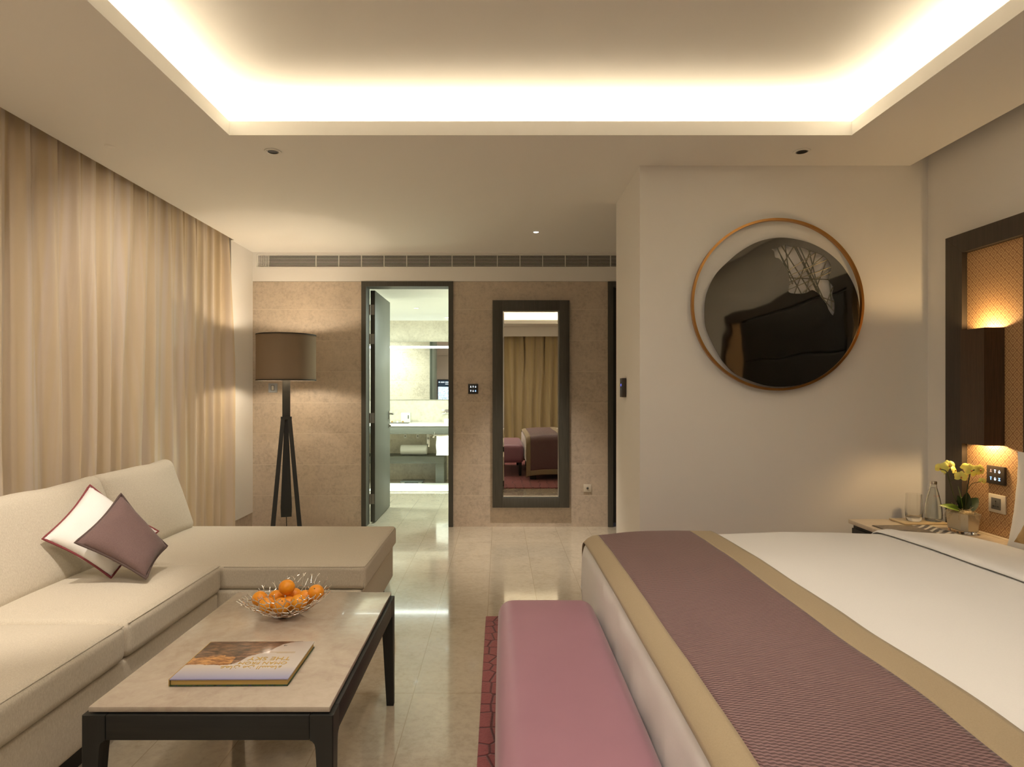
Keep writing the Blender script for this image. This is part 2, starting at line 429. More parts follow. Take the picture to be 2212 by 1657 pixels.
for (a, b, c, d) in ((TX0 - g - .05, TX0 - g, TY0 - g - .05, TY1 + g + .05), (TX1 + g, TX1 + g + .05, TY0 - g - .05, TY1 + g + .05), (TX0 - g, TX1 + g, TY1 + g, TY1 + g + .05), (TX0 - g, TX1 + g, TY0 - g - .05, TY0 - g)):
    m.box(a, b, c, d, 2.70, UP)
m.box(TX0 - g - .05, TX1 + g + .05, TY0 - g - .05, TY1 + g + .05, UP, UP + .06)
m.box(-3.0, -2.36, -1.5, 6.2, 2.86, 2.92)          # roof of the curtain pocket
m.box(-2.38, -2.36, -1.32, 5.56, 2.70, 2.86)
m.box(2.445, 2.465, -1.32, 3.73, 2.70, 2.98)       # slot over the headboard wall
m.box(2.465, 2.75, -1.32, 3.73, 2.95, 2.98)
struct(m.build('ceiling', PAINT, smooth=0), 'cream ceiling with lit recessed tray', 'ceiling')
struct(MB().box(-.0, 0, 0, 0, 0, 0).box(-2.80, -2.62, -1.5, 5.57, 0, 2.86).build('wall_left', PAINT_WALL, smooth=0))
mm = MB().box(-2.80, -2.387, 5.57, 6.06, .14, CZ)
struct(mm.build('wall_left_return', PAINT_WALL, smooth=0))
struct(MB().box(-2.80, -2.393, 5.578, 6.06, 0, .138).build('baseboard_left', STONE, smooth=0))
# far wall: stone with two door openings
m = MB()
m.box(-2.80, -1.334, 6.06, 6.2, 0, 2.372); m.box(-.448, 1.048, 6.06, 6.2, 0, 2.372)
m.box(-1.334, -.448, 6.06, 6.2, 2.372, 2.374); m.box(1.95, 3.2, 6.06, 6.2, 0, 2.372)
struct(m.build('wall_far', STONE, smooth=0), 'far wall clad in beige stone tiles', 'wall')
m = MB().box(-2.80, 3.2, 6.052, 6.2, 2.374, 2.512).box(-2.80, 3.2, 6.09, 6.2, 2.512, CZ).box(-2.80, 3.2, 6.056, 6.09, 2.64, CZ).box(-2.80, -2.345, 6.056, 6.09, 2.512, 2.64)
struct(m.build('wall_far_upper', PAINT_WALL, smooth=0))
struct(MB().box(2.55, 2.75, -1.5, 3.73, 0, 2.98).build('wall_right', PAINT_WALL, smooth=0))
struct(MB().box(.836, 3.2, 3.73, 4.485, 0, 2.98).build('wall_partition', PAINT_WALL, smooth=0), 'plain cream partition wall carrying the round artwork', 'wall')
struct(MB().box(3.0, 3.2, 4.485, 6.06, 0, CZ).build('wall_corridor', PAINT_WALL, smooth=0))
struct(MB().box(-3.0, 2.75, -1.5, -1.32, 0, 2.98).build('wall_rear', PAINT_WALL, smooth=0))
# bathroom shell
struct(MB().box(-2.7, -2.5, 6.2, 9.5, 0, 2.36).build('wall_bathroom_left', BATHSTONE, smooth=0))
struct(MB().box(.5, .7, 6.2, 9.5, 0, 2.36).build('wall_bathroom_right', BATHSTONE, smooth=0))
struct(MB().box(-2.5, .5, 9.31, 9.5, 0, 2.36).build('wall_bathroom_far', BATHSTONE, smooth=0))
struct(MB().box(-2.7, .7, 6.2, 9.5, 2.36, 2.45).build('ceiling_bathroom', BATH_PAINT, smooth=0))

# doors
d1 = bpy.data.objects.new('door_1', None); C.objects.link(d1); d1.location = (-.89, 6.1, 0)
struct(d1, 'open dark wood bathroom door in its frame beside the floor lamp', 'door')
m = MB().box(-1.334, -1.289, 6.045, 6.215, 0, 2.373).box(-.493, -.448, 6.045, 6.215, 0, 2.373).box(-1.289, -.493, 6.045, 6.215, 2.324, 2.373)
m.build('door_frame', WENGE, d1, smooth=0)
leaf = MB().box(-1.282, -1.236, 6.222, 7.07, .012, 2.312, .002).build('door_leaf', wood('door_leaf_wood', (.058, .060, .048), (.084, .086, .07), 'z', .5), d1)
for z in (2.12, 1.83, 1.045, .24):
    h = MB().box(-1.276, -1.243, 6.2185, 6.2215, z - .05, z + .05).tube([(-1.287, 6.217, z - .05), (-1.287, 6.217, z + .05)], .006, 8)
    for dz in (-.03, -.01, .012, .032): h.box(-1.258, -1.252, 6.2178, 6.219, z + dz - .003, z + dz + .003)
    h.build('hinge', STEEL, leaf)
MB().box(-1.2355, -1.229, 6.985, 7.025, 1.00, 1.09, .002).tube([(-1.230, 7.005, 1.06), (-1.185, 7.005, 1.06), (-1.180, 6.98, 1.06), (-1.180, 6.89, 1.06)], .009, 8).build('handle', STEEL, leaf)
MB().box(-1.2355, -1.230, 6.985, 7.025, .90, .95, .002).box(-1.230, -1.215, 6.998, 7.012, .915, .935).build('lock', STEEL, leaf)
d2 = bpy.data.objects.new('door_2', None); C.objects.link(d2); d2.location = (1.5, 6.1, 0)
struct(d2, 'closed dark door at the corridor edge right of the framed mirror', 'door')
m = MB().box(1.048, 1.097, 6.04, 6.2, 0, 2.37).box(1.90, 1.95, 6.04, 6.2, 0, 2.37).box(1.097, 1.90, 6.04, 6.2, 2.32, 2.37)
m.build('door_frame', WENGE, d2, smooth=0)
MB().box(1.10, 1.897, 6.10, 6.15, .03, 2.317).build('door_leaf', DARK, d2, smooth=0)

# ------------------------------------------------------------------ air vent
v = thing('air_vent', 'long white slotted air vent under the ceiling of the far wall', 'air vent', (-.2, 6.075, 2.575))
VX0, VX1 = -2.335, 1.9; VY = 6.085
MB().box(VX0, VX1, VY + .001, VY + .004, 2.518, 2.634).build('backing', BAFFLE, v, smooth=0)
MB().box(VX0 - .008, VX0, 6.062, VY, 2.514, 2.638).box(VX0, VX1, 6.062, VY, 2.630, 2.638).box(VX0, VX1, 6.062, VY, 2.514, 2.519).build('frame', PAINT, v, smooth=0)
m = MB()
for i in range(8):
    z = 2.527 + i * .0138
    m.box(VX0, VX1, 6.064, 6.070, z, z + .0042)
m.build('slats', PAINT_WALL, v, smooth=0)
for i in range(6): MB().box(VX0 + .012 + i * .017, VX0 + .0155 + i * .017, 6.0635, VY - .002, 2.519, 2.630).build('mullion', PAINT_WALL, v, smooth=0)
x = -1.78
while x < VX1: MB().box(x, x + .006, 6.0625, VY - .002, 2.519, 2.630).build('mullion', PAINT_WALL, v, smooth=0); x += .2195

# ------------------------------------------------------------------ full-length mirror
fm = thing('wall_mirror', 'full-length mirror in a wide dark wood frame on the stone wall', 'mirror', (.30, 6.05, .19))
x0, x1, z0, z1, fw = -.067, .672, .193, 2.185, .095
m = MB()
for (a, b, c, d) in ((x0, x0 + fw, z0, z1), (x1 - fw, x1, z0, z1), (x0 + fw, x1 - fw, z0, z0 + fw), (x0 + fw, x1 - fw, z1 - fw, z1)):
    m.box(a, b, 6.012, 6.057, c, d, .002)
m.build('frame', WENGE, fm)
# bevelled glass
a0, a1, c0, c1 = x0 + fw, x1 - fw, z0 + fw, z1 - fw; bw = .016
MB().rings([[(a0 + bw, 6.030, c0 + bw), (a1 - bw, 6.030, c0 + bw), (a1 - bw, 6.030, c1 - bw), (a0 + bw, 6.030, c1 - bw)], [(a0, 6.0325, c0), (a1, 6.0325, c0), (a1, 6.0325, c1), (a0, 6.0325, c1)], [(a0, 6.05, c0), (a1, 6.05, c0), (a1, 6.05, c1), (a0, 6.05, c1)]]).build('glass', MIRROR, fm, smooth=0)

# ------------------------------------------------------------------ wall plates
def icons(parent, x0, x1, z0, z1, face, mats, sub):
    """six little pictograms, 3 x 2; face(x, z, t) -> point"""
    for i in range(3):
        for j in range(2):
            cx = x0 + (x1 - x0) * (.26 + .24 * i); cz = z0 + (z1 - z0) * (.30 + .42 * j); s = (z1 - z0) * .055
            k = (i + 3 * j) % 4; mb = MB()
            def quad(ax, bx, az, bz):
                mb.rings([[face(cx + ax * s, cz + az * s, 0), face(cx + bx * s, cz + az * s, 0), face(cx + bx * s, cz + bz * s, 0), face(cx + ax * s, cz + bz * s, 0)], [face(cx + ax * s, cz + az * s, 1), face(cx + bx * s, cz + az * s, 1), face(cx + bx * s, cz + bz * s, 1), face(cx + ax * s, cz + bz * s, 1)]])
            if k == 0: quad(-1, 1, .9, 1.5); quad(-.35, .35, -1.6, .6)
            elif k == 1: quad(-1, -.5, -1.2, .4); quad(.5, 1, -1.2, .4); quad(-.5, .5, -1.6, -1.1); quad(-.3, .3, .8, 1.5)
            elif k == 2: quad(-1.1, 1.1, .9, 1.4); quad(-.5, .5, -.1, .7); quad(-1.1, 1.1, -1.5, -.6)
            else: quad(-.6, .6, .2, 1.5); quad(-1.1, 1.1, -1.4, -.7); quad(-.25, .25, -.7, .2)
            mb.build('icon', mats[i + 3 * j], parent, smooth=0)
cp = thing('touch_panel', 'black six-icon touch panel on the stone wall beside the bathroom door', 'switch panel', (-.255, 6.05, 1.33))  # thermostat control panel with touch icons
MB().box(-.302, -.207, 6.048, 6.058, 1.286, 1.381, .002).build('plate', BLACKP, cp)
icons(cp, -.302, -.207, 1.286, 1.381, lambda x, z, t: (x, 6.0478 - .0012 * t, z), [ICON, ICON, ICONB, ICON, ICON, ICON], None)
ls = thing('light_switch', 'square steel light switch under the floor lamp shade', 'switch', (-2.19, 6.05, 1.34))
MB().box(-2.233, -2.147, 6.049, 6.058, 1.298, 1.388, .003).build('plate', BLUEPLATE, ls)
MB().box(-2.201, -2.179, 6.043, 6.0488, 1.322, 1.364, .003).build('rocker', WHITEP, ls)
MB().box(-2.205, -2.175, 6.0488, 6.0492, 1.318, 1.368).build('surround', GREYP, ls)
so = thing('wall_socket', 'small white wall socket low on the stone wall right of the mirror', 'socket', (.85, 6.05, .37))
MB().box(.812, .889, 6.050, 6.058, .336, .413, .003).build('plate', SOCKETM, so)
_q = MB().lathe([(.0, 0), (.010, 0), (.011, .004), (.007, .006)], n=16).build('port', GREYP, so, local=True); _q.rotation_euler = (PI / 2, 0, 0)
_q.location = (.0005, -.0002, .004)
cs = thing('card_switch', 'slim dark key-card switch with a blue light on the partition end', 'switch', (.826, 4.16, 1.33))
MB().box(.808, .834, 4.122, 4.205, 1.272, 1.398, .002).build('housing', BROWNW, cs)
MB().box(.8066, .8078, 4.155, 4.172, 1.345, 1.36).build('indicator', LEDB, cs, smooth=0)
MB().box(.8062, .8078, 4.135, 4.192, 1.322, 1.328).build('slot', BLACKP, cs, smooth=0)

# ------------------------------------------------------------------ downlights and small ceiling things
def downlight(x, y, label, lit=False, z=CZ, cat='downlight', r=.047):
    t = thing('ceiling_downlight', label, cat, (x, y, z), 'recessed ceiling downlights')
    MB().lathe([(r * .70, z - .001), (r * .72, z - .0035), (r * .98, z - .0045), (r, z - .001)], x, y, 36).build('trim', PAINT, t)
    MB().lathe([(r * .67, z - .0012), (r * .60, z - .0040), (r * .66, z - .0046), (r * .71, z - .0012)], x, y, 36).build('bezel', STEEL, t)
    MB().lathe([(0.0, z - .0012), (r * .645, z - .0012), (r * .655, z - .0008)], x, y, 30).build('lens', LIT if lit else BAFFLE, t)
    return t
downlight(-1.27, 3.508, 'dark recessed downlight in the ceiling on the curtain side')
downlight(1.693, 3.508, 'dark recessed downlight in front of the partition wall')
downlight(.308, 5.28, 'lit recessed downlight above the full-length mirror', True, r=.036)
cs2 = tag(MB().lathe([(0, CZ - .003), (.024, CZ - .003), (.027, CZ - .001)], -2.137, 3.435, 28).build('sprinkler_cap', PAINT), 'flat white sprinkler cap on the ceiling above the sofa', 'sprinkler')

# ------------------------------------------------------------------ curtains
def curtain(name, p0, p1, z0, z1, wl, amp, mat, out, seed, label, nz=26, step=.0075, flare=.5, endbulge=0):
    p0, p1 = Vector(p0), Vector(p1); L = (p1 - p0).length; d = (p1 - p0) / L; n = int(L / step)
    out = Vector(out)
    def fn(u, v):
        s = u * L; z = z0 + (z1 - z0) * v; low = 1 - v
        w = s + .15 * noise.noise(Vector((s * 1.3, v * 1.2 + seed, 0))) * (.3 + low) + .055 * noise.noise(Vector((s * 3.1, seed + 3, v * 1.6)))
        w += .02 * noise.noise(Vector((s * 9, seed + 7.7, v * .5)))
        ph = 2 * PI * w / wl
        a = amp * (.72 + .55 * noise.noise(Vector((s * 2.3, seed * 2.1, v * .7)))) * (.62 + .38 * min(1, low * 3))
        f = math.sin(ph) + .30 * math.sin(2 * ph + 1.1) + .22 * math.sin(.5 * ph + 2.0 * noise.noise(Vector((s, seed, 0))))
        f = math.copysign(abs(f / 1.25) ** .7, f)
        if v > .55:
            q = (ph - .4) % (2 * PI) - PI; tt = min(1, (v - .55) / .35) * max(0, min(1, .5 + 1.6 * noise.noise(Vector((round((ph - .4) / (2 * PI) - .5) * 3.7, seed, 1)))))
            f = f * (1 - .55 * tt) + tt * (.55 - 3.4 * math.exp(-(q / .33) ** 2))
        slide = .35 * wl * math.cos(ph) * (.25 + .5 * low) * .55
        pin = max(0, (v - .90) / .10)          # pinch pleats at the heading
        a *= 1 - .35 * pin
        e = endbulge * max(0, (u - .965) / .035) ** 1.5 * min(1, low * 2.2)
        p = p0 + d * (s + slide) + out * (a * f + flare * .03 * low * noise.noise(Vector((s * .9, seed + 1, 4))) + e)
        return (p.x, p.y, z)
    o = MB().grid(fn, n, nz, uv=L).build(name, mat, smooth=60)
    tag(o, label, 'curtain'); return o
curtain('curtain', (-2.42, .5, 0), (-2.42, 5.55, 0), .012, 2.80, .168, .052, CURTAIN, (1, 0, 0), 2.0, 'full-height beige pleated curtain along the window wall behind the sofa', endbulge=.05)
curtain('curtain', (-.62, -1.13, 0), (2.40, -1.13, 0), .012, 2.60, .21, .08, CURTAIN_R, (0, 1, 0), 8.0, 'olive pleated curtain seen reflected in the full-length mirror', step=.012)
struct(MB().box(-2.36, 2.445, -.95, -.90, 2.447, CZ - .001).build('trim_1', PAINT_WALL, smooth=0))

# ------------------------------------------------------------------ television on the rear wall (seen in the bathroom mirror)
tv = thing('television', 'wall-mounted television with a bright picture, seen in the bathroom mirror', 'television', (-1.95, -1.30, .95))
MB().box(-1.97, -.75, -1.316, -1.27, .93, 1.68, .004).build('bezel', BLACKP, tv)
MB().box(-1.945, -.775, -1.269, -1.267, .97, 1.655).build('screen', TVP, tv, smooth=0)
m = MB(); x = -1.93
random.seed(3)
while x < -.85:
    w = random.choice((.05, .08, .11)); m.box(x, x + w, -1.2665, -1.2655, 1.585, 1.608); x += w + .025
for x in (-1.72, -1.5, -1.3, -1.1): m.box(x, x + .1, -1.2665, -1.2655, 1.53, 1.545)
m.build('menu_text', emis('menu_white', (.8, .95, 1), 2), tv, smooth=0)

# ------------------------------------------------------------------ wall artwork
art = thing('wall_art', 'round bronze ring artwork with a dark wavy mirror disc on the partition', 'wall art', (1.641, 3.71, 1.824))
AX, AZ, AR = 1.641, 1.824, .502
rings = []
for i in range(120):
    a = 2 * PI * i / 120; c, s = math.cos(a), math.sin(a)
    rings.append([(AX + (AR + dr) * c, 3.70 + dy, AZ + (AR + dr) * s) for dr, dy in ((-.007, -.010), (.007, -.010), (.007, .014), (-.007, .014))])
MB().rings_closed(rings).build('ring', BRONZE, art)
def artpx(px, py): return (1.641 + (px - 868) / 1695 * 450 / 365.6, 1.824 - (py - 822) / 1657 * 440 / 365.6)   # from close-up to wall metres
outl = [(282, 1000), (275, 860), (285, 760), (320, 660), (375, 565), (470, 470), (560, 395), (680, 325), (800, 288), (915, 280), (1030, 295), (1150, 330), (1270, 395), (1370, 480), (1440, 575), (1490, 670), (1522, 770), (1535, 880), (1522, 1010), (1490, 1110), (1430, 1220), (1350, 1310), (1260, 1385), (1150, 1440), (1020, 1480), (880, 1492), (760, 1478), (640, 1440), (520, 1385), (430, 1295), (380, 1215), (330, 1120)]
def smooth_loop(pts, sub=4):
    out = []; n = len(pts)
    for i in range(n):
        p0, p1, p2, p3 = [Vector(pts[(i + k) % n]) for k in (-1, 0, 1, 2)]
        for j in range(sub):
            t = j / sub; out.append(.5 * ((2 * p1) + (p2 - p0) * t + (2 * p0 - 5 * p1 + 4 * p2 - p3) * t * t + (3 * p1 - p0 - 3 * p2 + p3) * t ** 3))
    return out
outl = [Vector(artpx(*p)) for p in smooth_loop(outl)]
hole = [(820, 372), (860, 365), (930, 338), (975, 352), (1040, 355), (1100, 370), (1135, 388), (1180, 400), (1240, 425), (1280, 465), (1303, 515), (1300, 560), (1280, 620), (1322, 680), (1312, 740), (1332, 815), (1322, 912), (1285, 870), (1265, 820), (1222, 765), (1200, 735), (1150, 705), (1100, 728), (1030, 735), (958, 722), (965, 660), (960, 600), (948, 550), (915, 490), (880, 450), (848, 440), (840, 395)]
hole = [Vector(artpx(*p)) for p in smooth_loop(hole, 3)]
allp = outl + hole; no, nh = len(outl), len(hole)
edges = [(i, (i + 1) % no) for i in range(no)] + [(no + i, no + (i + 1) % nh) for i in range(nh)]
vv, ee, ff, *_ = delaunay_2d_cdt(allp, edges, [], 0, 1e-5)
def inside(p, poly):
    r = False; j = len(poly) - 1
    for i in range(len(poly)):
        a, b = poly[i], poly[j]
        if (a.y > p.y) != (b.y > p.y) and p.x < (b.x - a.x) * (p.y - a.y) / (b.y - a.y) + a.x: r = not r
        j = i
    return r
m = MB(); YA = 3.696
V = [m.bm.verts.new((p.x, YA, p.y)) for p in vv]
for f in ff:
    c = sum((vv[i] for i in f), Vector((0, 0))) / len(f)
    if inside(c, outl) and not inside(c, hole): m.bm.faces.new([V[i] for i in f])
r_ = bmesh.ops.extrude_face_region(m.bm, geom=list(m.bm.faces))
bmesh.ops.translate(m.bm, vec=(0, .006, 0), verts=[e for e in r_['geom'] if isinstance(e, bmesh.types.BMVert)])
m.build('mirror_disc', ARTGLASS, art, smooth=0)
m = MB()
lines = [((865, 365), (1060, 730)), ((905, 350), (1130, 710)), ((1000, 350), (850, 600)), ((870, 365), (990, 650)), ((1020, 355), (1290, 900)), ((1050, 360), (1240, 770)), ((960, 590), (1280, 455)), ((965, 640), (1295, 520)), ((960, 545), (1180, 400)), ((1300, 560), (960, 700)), ((1135, 385), (1010, 725)), ((1180, 400), (1100, 725)), ((1245, 425), (965, 660)), ((1125, 385), (1215, 760)), ((1280, 620), (960, 605)), ((1303, 510), (1080, 722)), ((930, 340), (960, 560)), ((1330, 800), (1220, 760)), ((1285, 560), (1310, 850)), ((1315, 690), (1260, 830)), ((1205, 735), (1330, 880)), ((1005, 352), (1200, 735)), ((1270, 460), (1180, 700))]
for a, b in lines:
    a, b = Vector(artpx(*a)), Vector(artpx(*b)); d = (b - a).normalized() * .006
    a -= d; b += d
    m.tube([(a.x, YA + .003, a.y), (b.x, YA + .003, b.y)], .0031, 6)
m.build('lattice', plain('lattice_metal', (.16, .15, .11), .3, .9), art)
for dx, dz in ((0, -.3), (-.3, -.05), (.25, -.05)): MB().box(AX + dx - .01, AX + dx + .01, 3.702, 3.727, AZ + dz, AZ + dz + .02).build('mount', STEEL, art)

# ------------------------------------------------------------------ headboard wall panel
hb = thing('headboard', 'wide dark framed headboard panel with orange diamond fabric sides', 'headboard', (2.548, 1.93, 0))
Y0, Y1, ZT = .351, 3.509, 2.165
XF, XB = 2.498, 2.548
m = MB()
def mitre(pts): m.rings([[(XF, *p) for p in pts], [(XB, *p) for p in pts]])
mitre([(Y1, .0), (Y1, ZT), (Y1 - .125, ZT - .105), (Y1 - .125, .0)])
mitre([(Y0, .0), (Y0 + .125, .0), (Y0 + .125, ZT - .105), (Y0, ZT)])
mitre([(Y1, ZT + .0005), (Y0, ZT + .0005), (Y0 + .125, ZT - .1035), (Y1 - .125, ZT - .1035)])
m.build('frame', BROWNW, hb, smooth=0)
for (a, b) in ((2.98, Y1 - .126), (Y0 + .126, .88)):
    MB().box(2.526, 2.547, a, b, 0.0, ZT - .106).build('fabric_panel', DIAMOND, hb, smooth=0)
for a in (2.905, .88): MB().box(2.49, 2.547, a, a + .074, 0, ZT - .106).build('post', BROWNW, hb, smooth=0)
for k in range(4):
    z = .32 + k * .43
    MB().rbox(2.475, 2.546, .956, 2.903, z, z + .428, .018, 10, (.01, 0, 0)).build('padded_panel', HEADPAD, hb)
# wall sconce
sc = thing('wall_sconce', 'dark rectangular up-and-down wall light on the diamond fabric panel', 'wall lamp', (2.48, 3.21, 1.335))
sx0, sx1, sy0, sy1, sz0, sz1 = 2.422, 2.524, 3.13, 3.292, 1.039, 1.631; th = .006
m = MB().box(sx0, sx0 + th, sy0, sy1, sz0, sz1).box(sx0 + th, sx1, sy0, sy0 + th, sz0, sz1).box(sx0 + th, sx1, sy1 - th, sy1, sz0, sz1).box(sx1 - .004, sx1, sy0 + th, sy1 - th, sz0, sz1)
m.build('housing', wood('sconce_copper_wood', (.045, .026, .014), (.085, .050, .026), 'z', .35, 14), sc, smooth=0)
MB().box(sx0 + th, sx1 - .004, sy0 + th, sy1 - th, 1.30, 1.36).build('lamp_holder', GREYP, sc, smooth=0)
WARM = (1, .66, .30)
for z in (1.10, 1.57): MB().ball(((sx0 + sx1) / 2, (sy0 + sy1) / 2, z), .018, n=10).build('bulb', emis('sconce_bulb', WARM, 12), sc)

# bedside plates
bp = thing('touch_panel', 'bronze six-icon touch panel on the diamond fabric above the bedside', 'switch panel', (2.52, 3.175, .885))
MB().box(2.512, 2.5255, 3.118, 3.231, .840, .932, .002).build('plate', BROWNW, bp)
icons(bp, 0, .113, .840, .932, lambda x, z, t: (2.5118 - .0012 * t, 3.231 - x, z), [ICONB, ICON, ICONB, ICONO, ICON, ICON], None)
bs = thing('power_socket', 'square beige power socket on the diamond fabric below the touch panel', 'socket', (2.52, 3.17, .74))
MB().box(2.5175, 2.5255, 3.118, 3.226, .695, .788, .003).build('plate', SOCKETM, bs)
MB().box(2.515, 2.5172, 3.145, 3.205, .712, .770, .001).build('insert', GREYP, bs)
m = MB()
for (dy, dz, w, h) in ((.0, .012, .004, .009), (-.014, -.013, .009, .004), (.014, -.013, .009, .004), (0, 0, .003, .003), (0, -.012, .003, .004)):
    m.box(2.5138, 2.5149, 3.175 + dy - w / 2, 3.175 + dy + w / 2, .741 + dz - h / 2, .741 + dz + h / 2)
m.build('pin_holes', BAFFLE, bs, smooth=0)

# ------------------------------------------------------------------ floor lamp
LX, LY = -1.872, 5.5
fl = thing('floor_lamp', 'tall black floor lamp with brown drum shade in the stone wall corner', 'floor lamp', (LX, LY, 0))
MB().lathe([(.248, 1.405), (.251, 1.405), (.251, 1.805), (.248, 1.805)], LX, LY, 64).build('lamp_shade', SHADEM, fl)
MB().lathe([(.2465, 1.408), (.2465, 1.802)], LX, LY, 64).build('shade_lining', SHADE_IN, fl)
MB().lathe([(.2455, 1.403), (.2535, 1.403), (.2535, 1.412), (.2455, 1.412), (.2455, 1.403)], LX, LY, 64).build('shade_rim', SHADE_RIM, fl)
MB().lathe([(.2455, 1.798), (.2535, 1.798), (.2535, 1.807), (.2455, 1.807), (.2455, 1.798)], LX, LY, 64).build('shade_rim', SHADE_RIM, fl)
def sq(cx, cy, z, h, rot=.32): return [(cx + h * 1.414 * math.cos(rot + PI / 4 + k * PI / 2), cy + h * 1.414 * math.sin(rot + PI / 4 + k * PI / 2), z) for k in range(4)]
MB().rings([sq(LX, LY, 1.085, .033), sq(LX, LY, 1.43, .033)]).build('pole', DARK, fl, smooth=0)
MB().rings([sq(LX, LY, 1.066, .046), sq(LX, LY, 1.088, .046)]).build('collar', DARK, fl, smooth=0)
MB().rings([sq(LX, LY, 1.064, .016), sq(LX, LY, .30, .047), sq(LX, LY, .215, .044)]).build('shaft', DARK, fl, smooth=0)
for k in range(4):
    a = .32 + PI / 4 + k * PI / 2; c, s = math.cos(a), math.sin(a)
    MB().rings([sq(LX + c * .040, LY + s * .040, 1.065, .017), sq(LX + c * .172, LY + s * .172, 0.001, .019)]).build('leg', DARK, fl, smooth=0)
MB().tube([(LX - .19, LY, 1.60), (LX + .19, LY, 1.60)], .004, 6).tube([(LX, LY - .19, 1.60), (LX, LY + .19, 1.60)], .004, 6).tube([(LX, LY, 1.503), (LX, LY, 1.62)], .008, 8).build('shade_carrier', STEEL, fl)
for z in (1.475, 1.735): MB().ball((LX, LY, z), .028, n=12).build('bulb', emis('floor_bulb', (1, .82, .60), 340), fl)
for z in (1.431, 1.650): MB().tube([(LX, LY, z), (LX, LY, z + .05 if z > 1.5 else z + .014)], .014, 8).build('lamp_holder', STEEL, fl)
MB().tube([(LX, LY, .215), (LX + .003, LY, .10), (LX + .01, LY + .02, .006), (LX - .15, LY + .25, .006), (LX - .25, LY + .52, .006)], .0035, 6).build('cord', BLACKP, fl)

# ------------------------------------------------------------------ sofa
sf = thing('sectional_sofa', 'cream linen corner sofa with chaise under the beige curtain', 'sofa', (-1.8, 2.8, 0))
SXF = -1.405
MB().rbox(-2.33, -1.425, .55, 3.175, .088, .292, .018, 6).build('base', SOFA, sf)
MB().rbox(-2.33, -.70, 3.178, 4.125, .088, .300, .018, 6).build('chaise_base', SOFA, sf)
MB().box(-2.30, -1.47, .60, 3.17, .002, .087).box(-2.30, -.75, 3.20, 4.08, .002, .087).build('plinth', MATTE_BLACK, sf, smooth=0)
MB().rbox(-2.335, -2.255, .55, 4.10, .30, .60, .03, 6).build('back_frame', SOFA, sf)
for k, (a, b) in enumerate(((2.372, 3.176), (1.50, 2.368), (.62, 1.496))):
    MB().rbox(-2.25, SXF, a, b, .294, .437, .034, 12, (.0, .0, .018), wob=.002, seed=k).build('seat_cushion', SOFA, sf)
    e_ = .034 * .293 - .001; MB().tube([(SXF - e_, a + .014 + (b - a - .028) * i / 12, .437 - e_) for i in range(13)], .0028, 6).build('seam', SOFA, sf)
MB().rbox(-2.25, -.680, 3.180, 4.135, .302, .424, .024, 14, (.0, 0, .012), wob=.002, seed=11).build('chaise_cushion', SOFA, sf)
e_ = .024 * .293 - .001
MB().tube([(-1.402, 3.180 + e_, .424 - e_), (-.706, 3.180 + e_, .424 - e_), (-.690, 3.19, .424 - e_), (-.680 - e_, 3.21, .424 - e_), (-.680 - e_, 4.10, .424 - e_)], .0028, 6).build('seam', SOFA, sf)
MB().tube([(-.689, 3.189, .418), (-.687, 3.187, .31)], .0025, 6).build('seam', SOFA, sf)
def tilt(x, z, deg): return Matrix.Translation((x, 0, z)) @ Matrix.Rotation(math.radians(-deg), 4, 'Y') @ Matrix.Translation((-x, 0, -z))
for k, (a, b, h) in enumerate(((3.385, 4.12, .47), (2.40, 3.375, .46), (1.43, 2.39, .46))):
    MB().rbox(-2.15, -1.985, a, b, .425, .425 + h, .055, 12, (.035, .0, .012), M=tilt(-1.985, .425, 20), wob=.012, seed=k + 3, ear=.028).build('back_cushion', SOFA, sf)
MB().rbox(-2.33, -1.41, .30, .545, .088, .60, .05, 8, (0, 0, .01)).build('armrest', SOFA, sf)

# corner-pinned throw pillows
def pillow(name, corners, T, mat, pipe, label, cat, prad=.0055, n=22, pinch=.055, seed=0, fold=None):
    A, B, Cc, D = [Vector(c) for c in corners]        # loop order
    N = (B - A).cross(D - A).normalized()
    cen = (A + B + Cc + D) / 4
    def base(u, v):
        p = A * (1 - u) * (1 - v) + B * u * (1 - v) + Cc * u * v + D * (1 - u) * v
        s, t = 2 * u - 1, 2 * v - 1
        k = pinch * ((1 - s * s) * t ** 6 + (1 - t * t) * s ** 6)
        return p + (cen - p) * k * 1.6
    def side(sg):
        def fn(u, v):
            s, t = 2 * u - 1, 2 * v - 1
            w = max(0, (1 - s ** 4)) * max(0, (1 - t ** 4)); w = w ** .62
            p = base(u, v)
            wr = .006 * w * noise.noise(p * 16 + Vector((seed, 0, 0))) + .003 * w * noise.noise(p * 40 + Vector((seed, 3, 0)))
            if fold: wr += fold(u, v) * w
            return p + N * (sg * (T * w + .0006) + wr)
        return fn
    o = thing(name, label, cat, tuple(cen - Vector((0, 0, .15))))
    m = MB().grid(side(1), n, n).grid(side(-1), n, n)
    bmesh.ops.remove_doubles(m.bm, verts=m.bm.verts, dist=.0016)
    m.build('cover', mat, o, smooth=80)
    if pipe:
        loop = [base(i / n, 0) for i in range(n)] + [base(1, i / n) for i in range(n)] + [base(1 - i / n, 1) for i in range(n)] + [base(0, 1 - i / n) for i in range(n)]
        MB().tube(loop, prad, 8, closed=True).build('piping', pipe, o)
    return o
def W(px, py, Y): k = F / Y; return ((px - 1079) / k, Y, EYE - (py - 845) / k)
pillow('throw_pillow', (W(92, 1164, 2.76), W(240, 1248, 2.86), W(342, 1148, 3.09), W(194, 1048, 3.03)), .052, WHITE_COTTON, PLUM_PIPE, 'white throw pillow with plum piping leaning on the sofa back', 'pillow', seed=1)
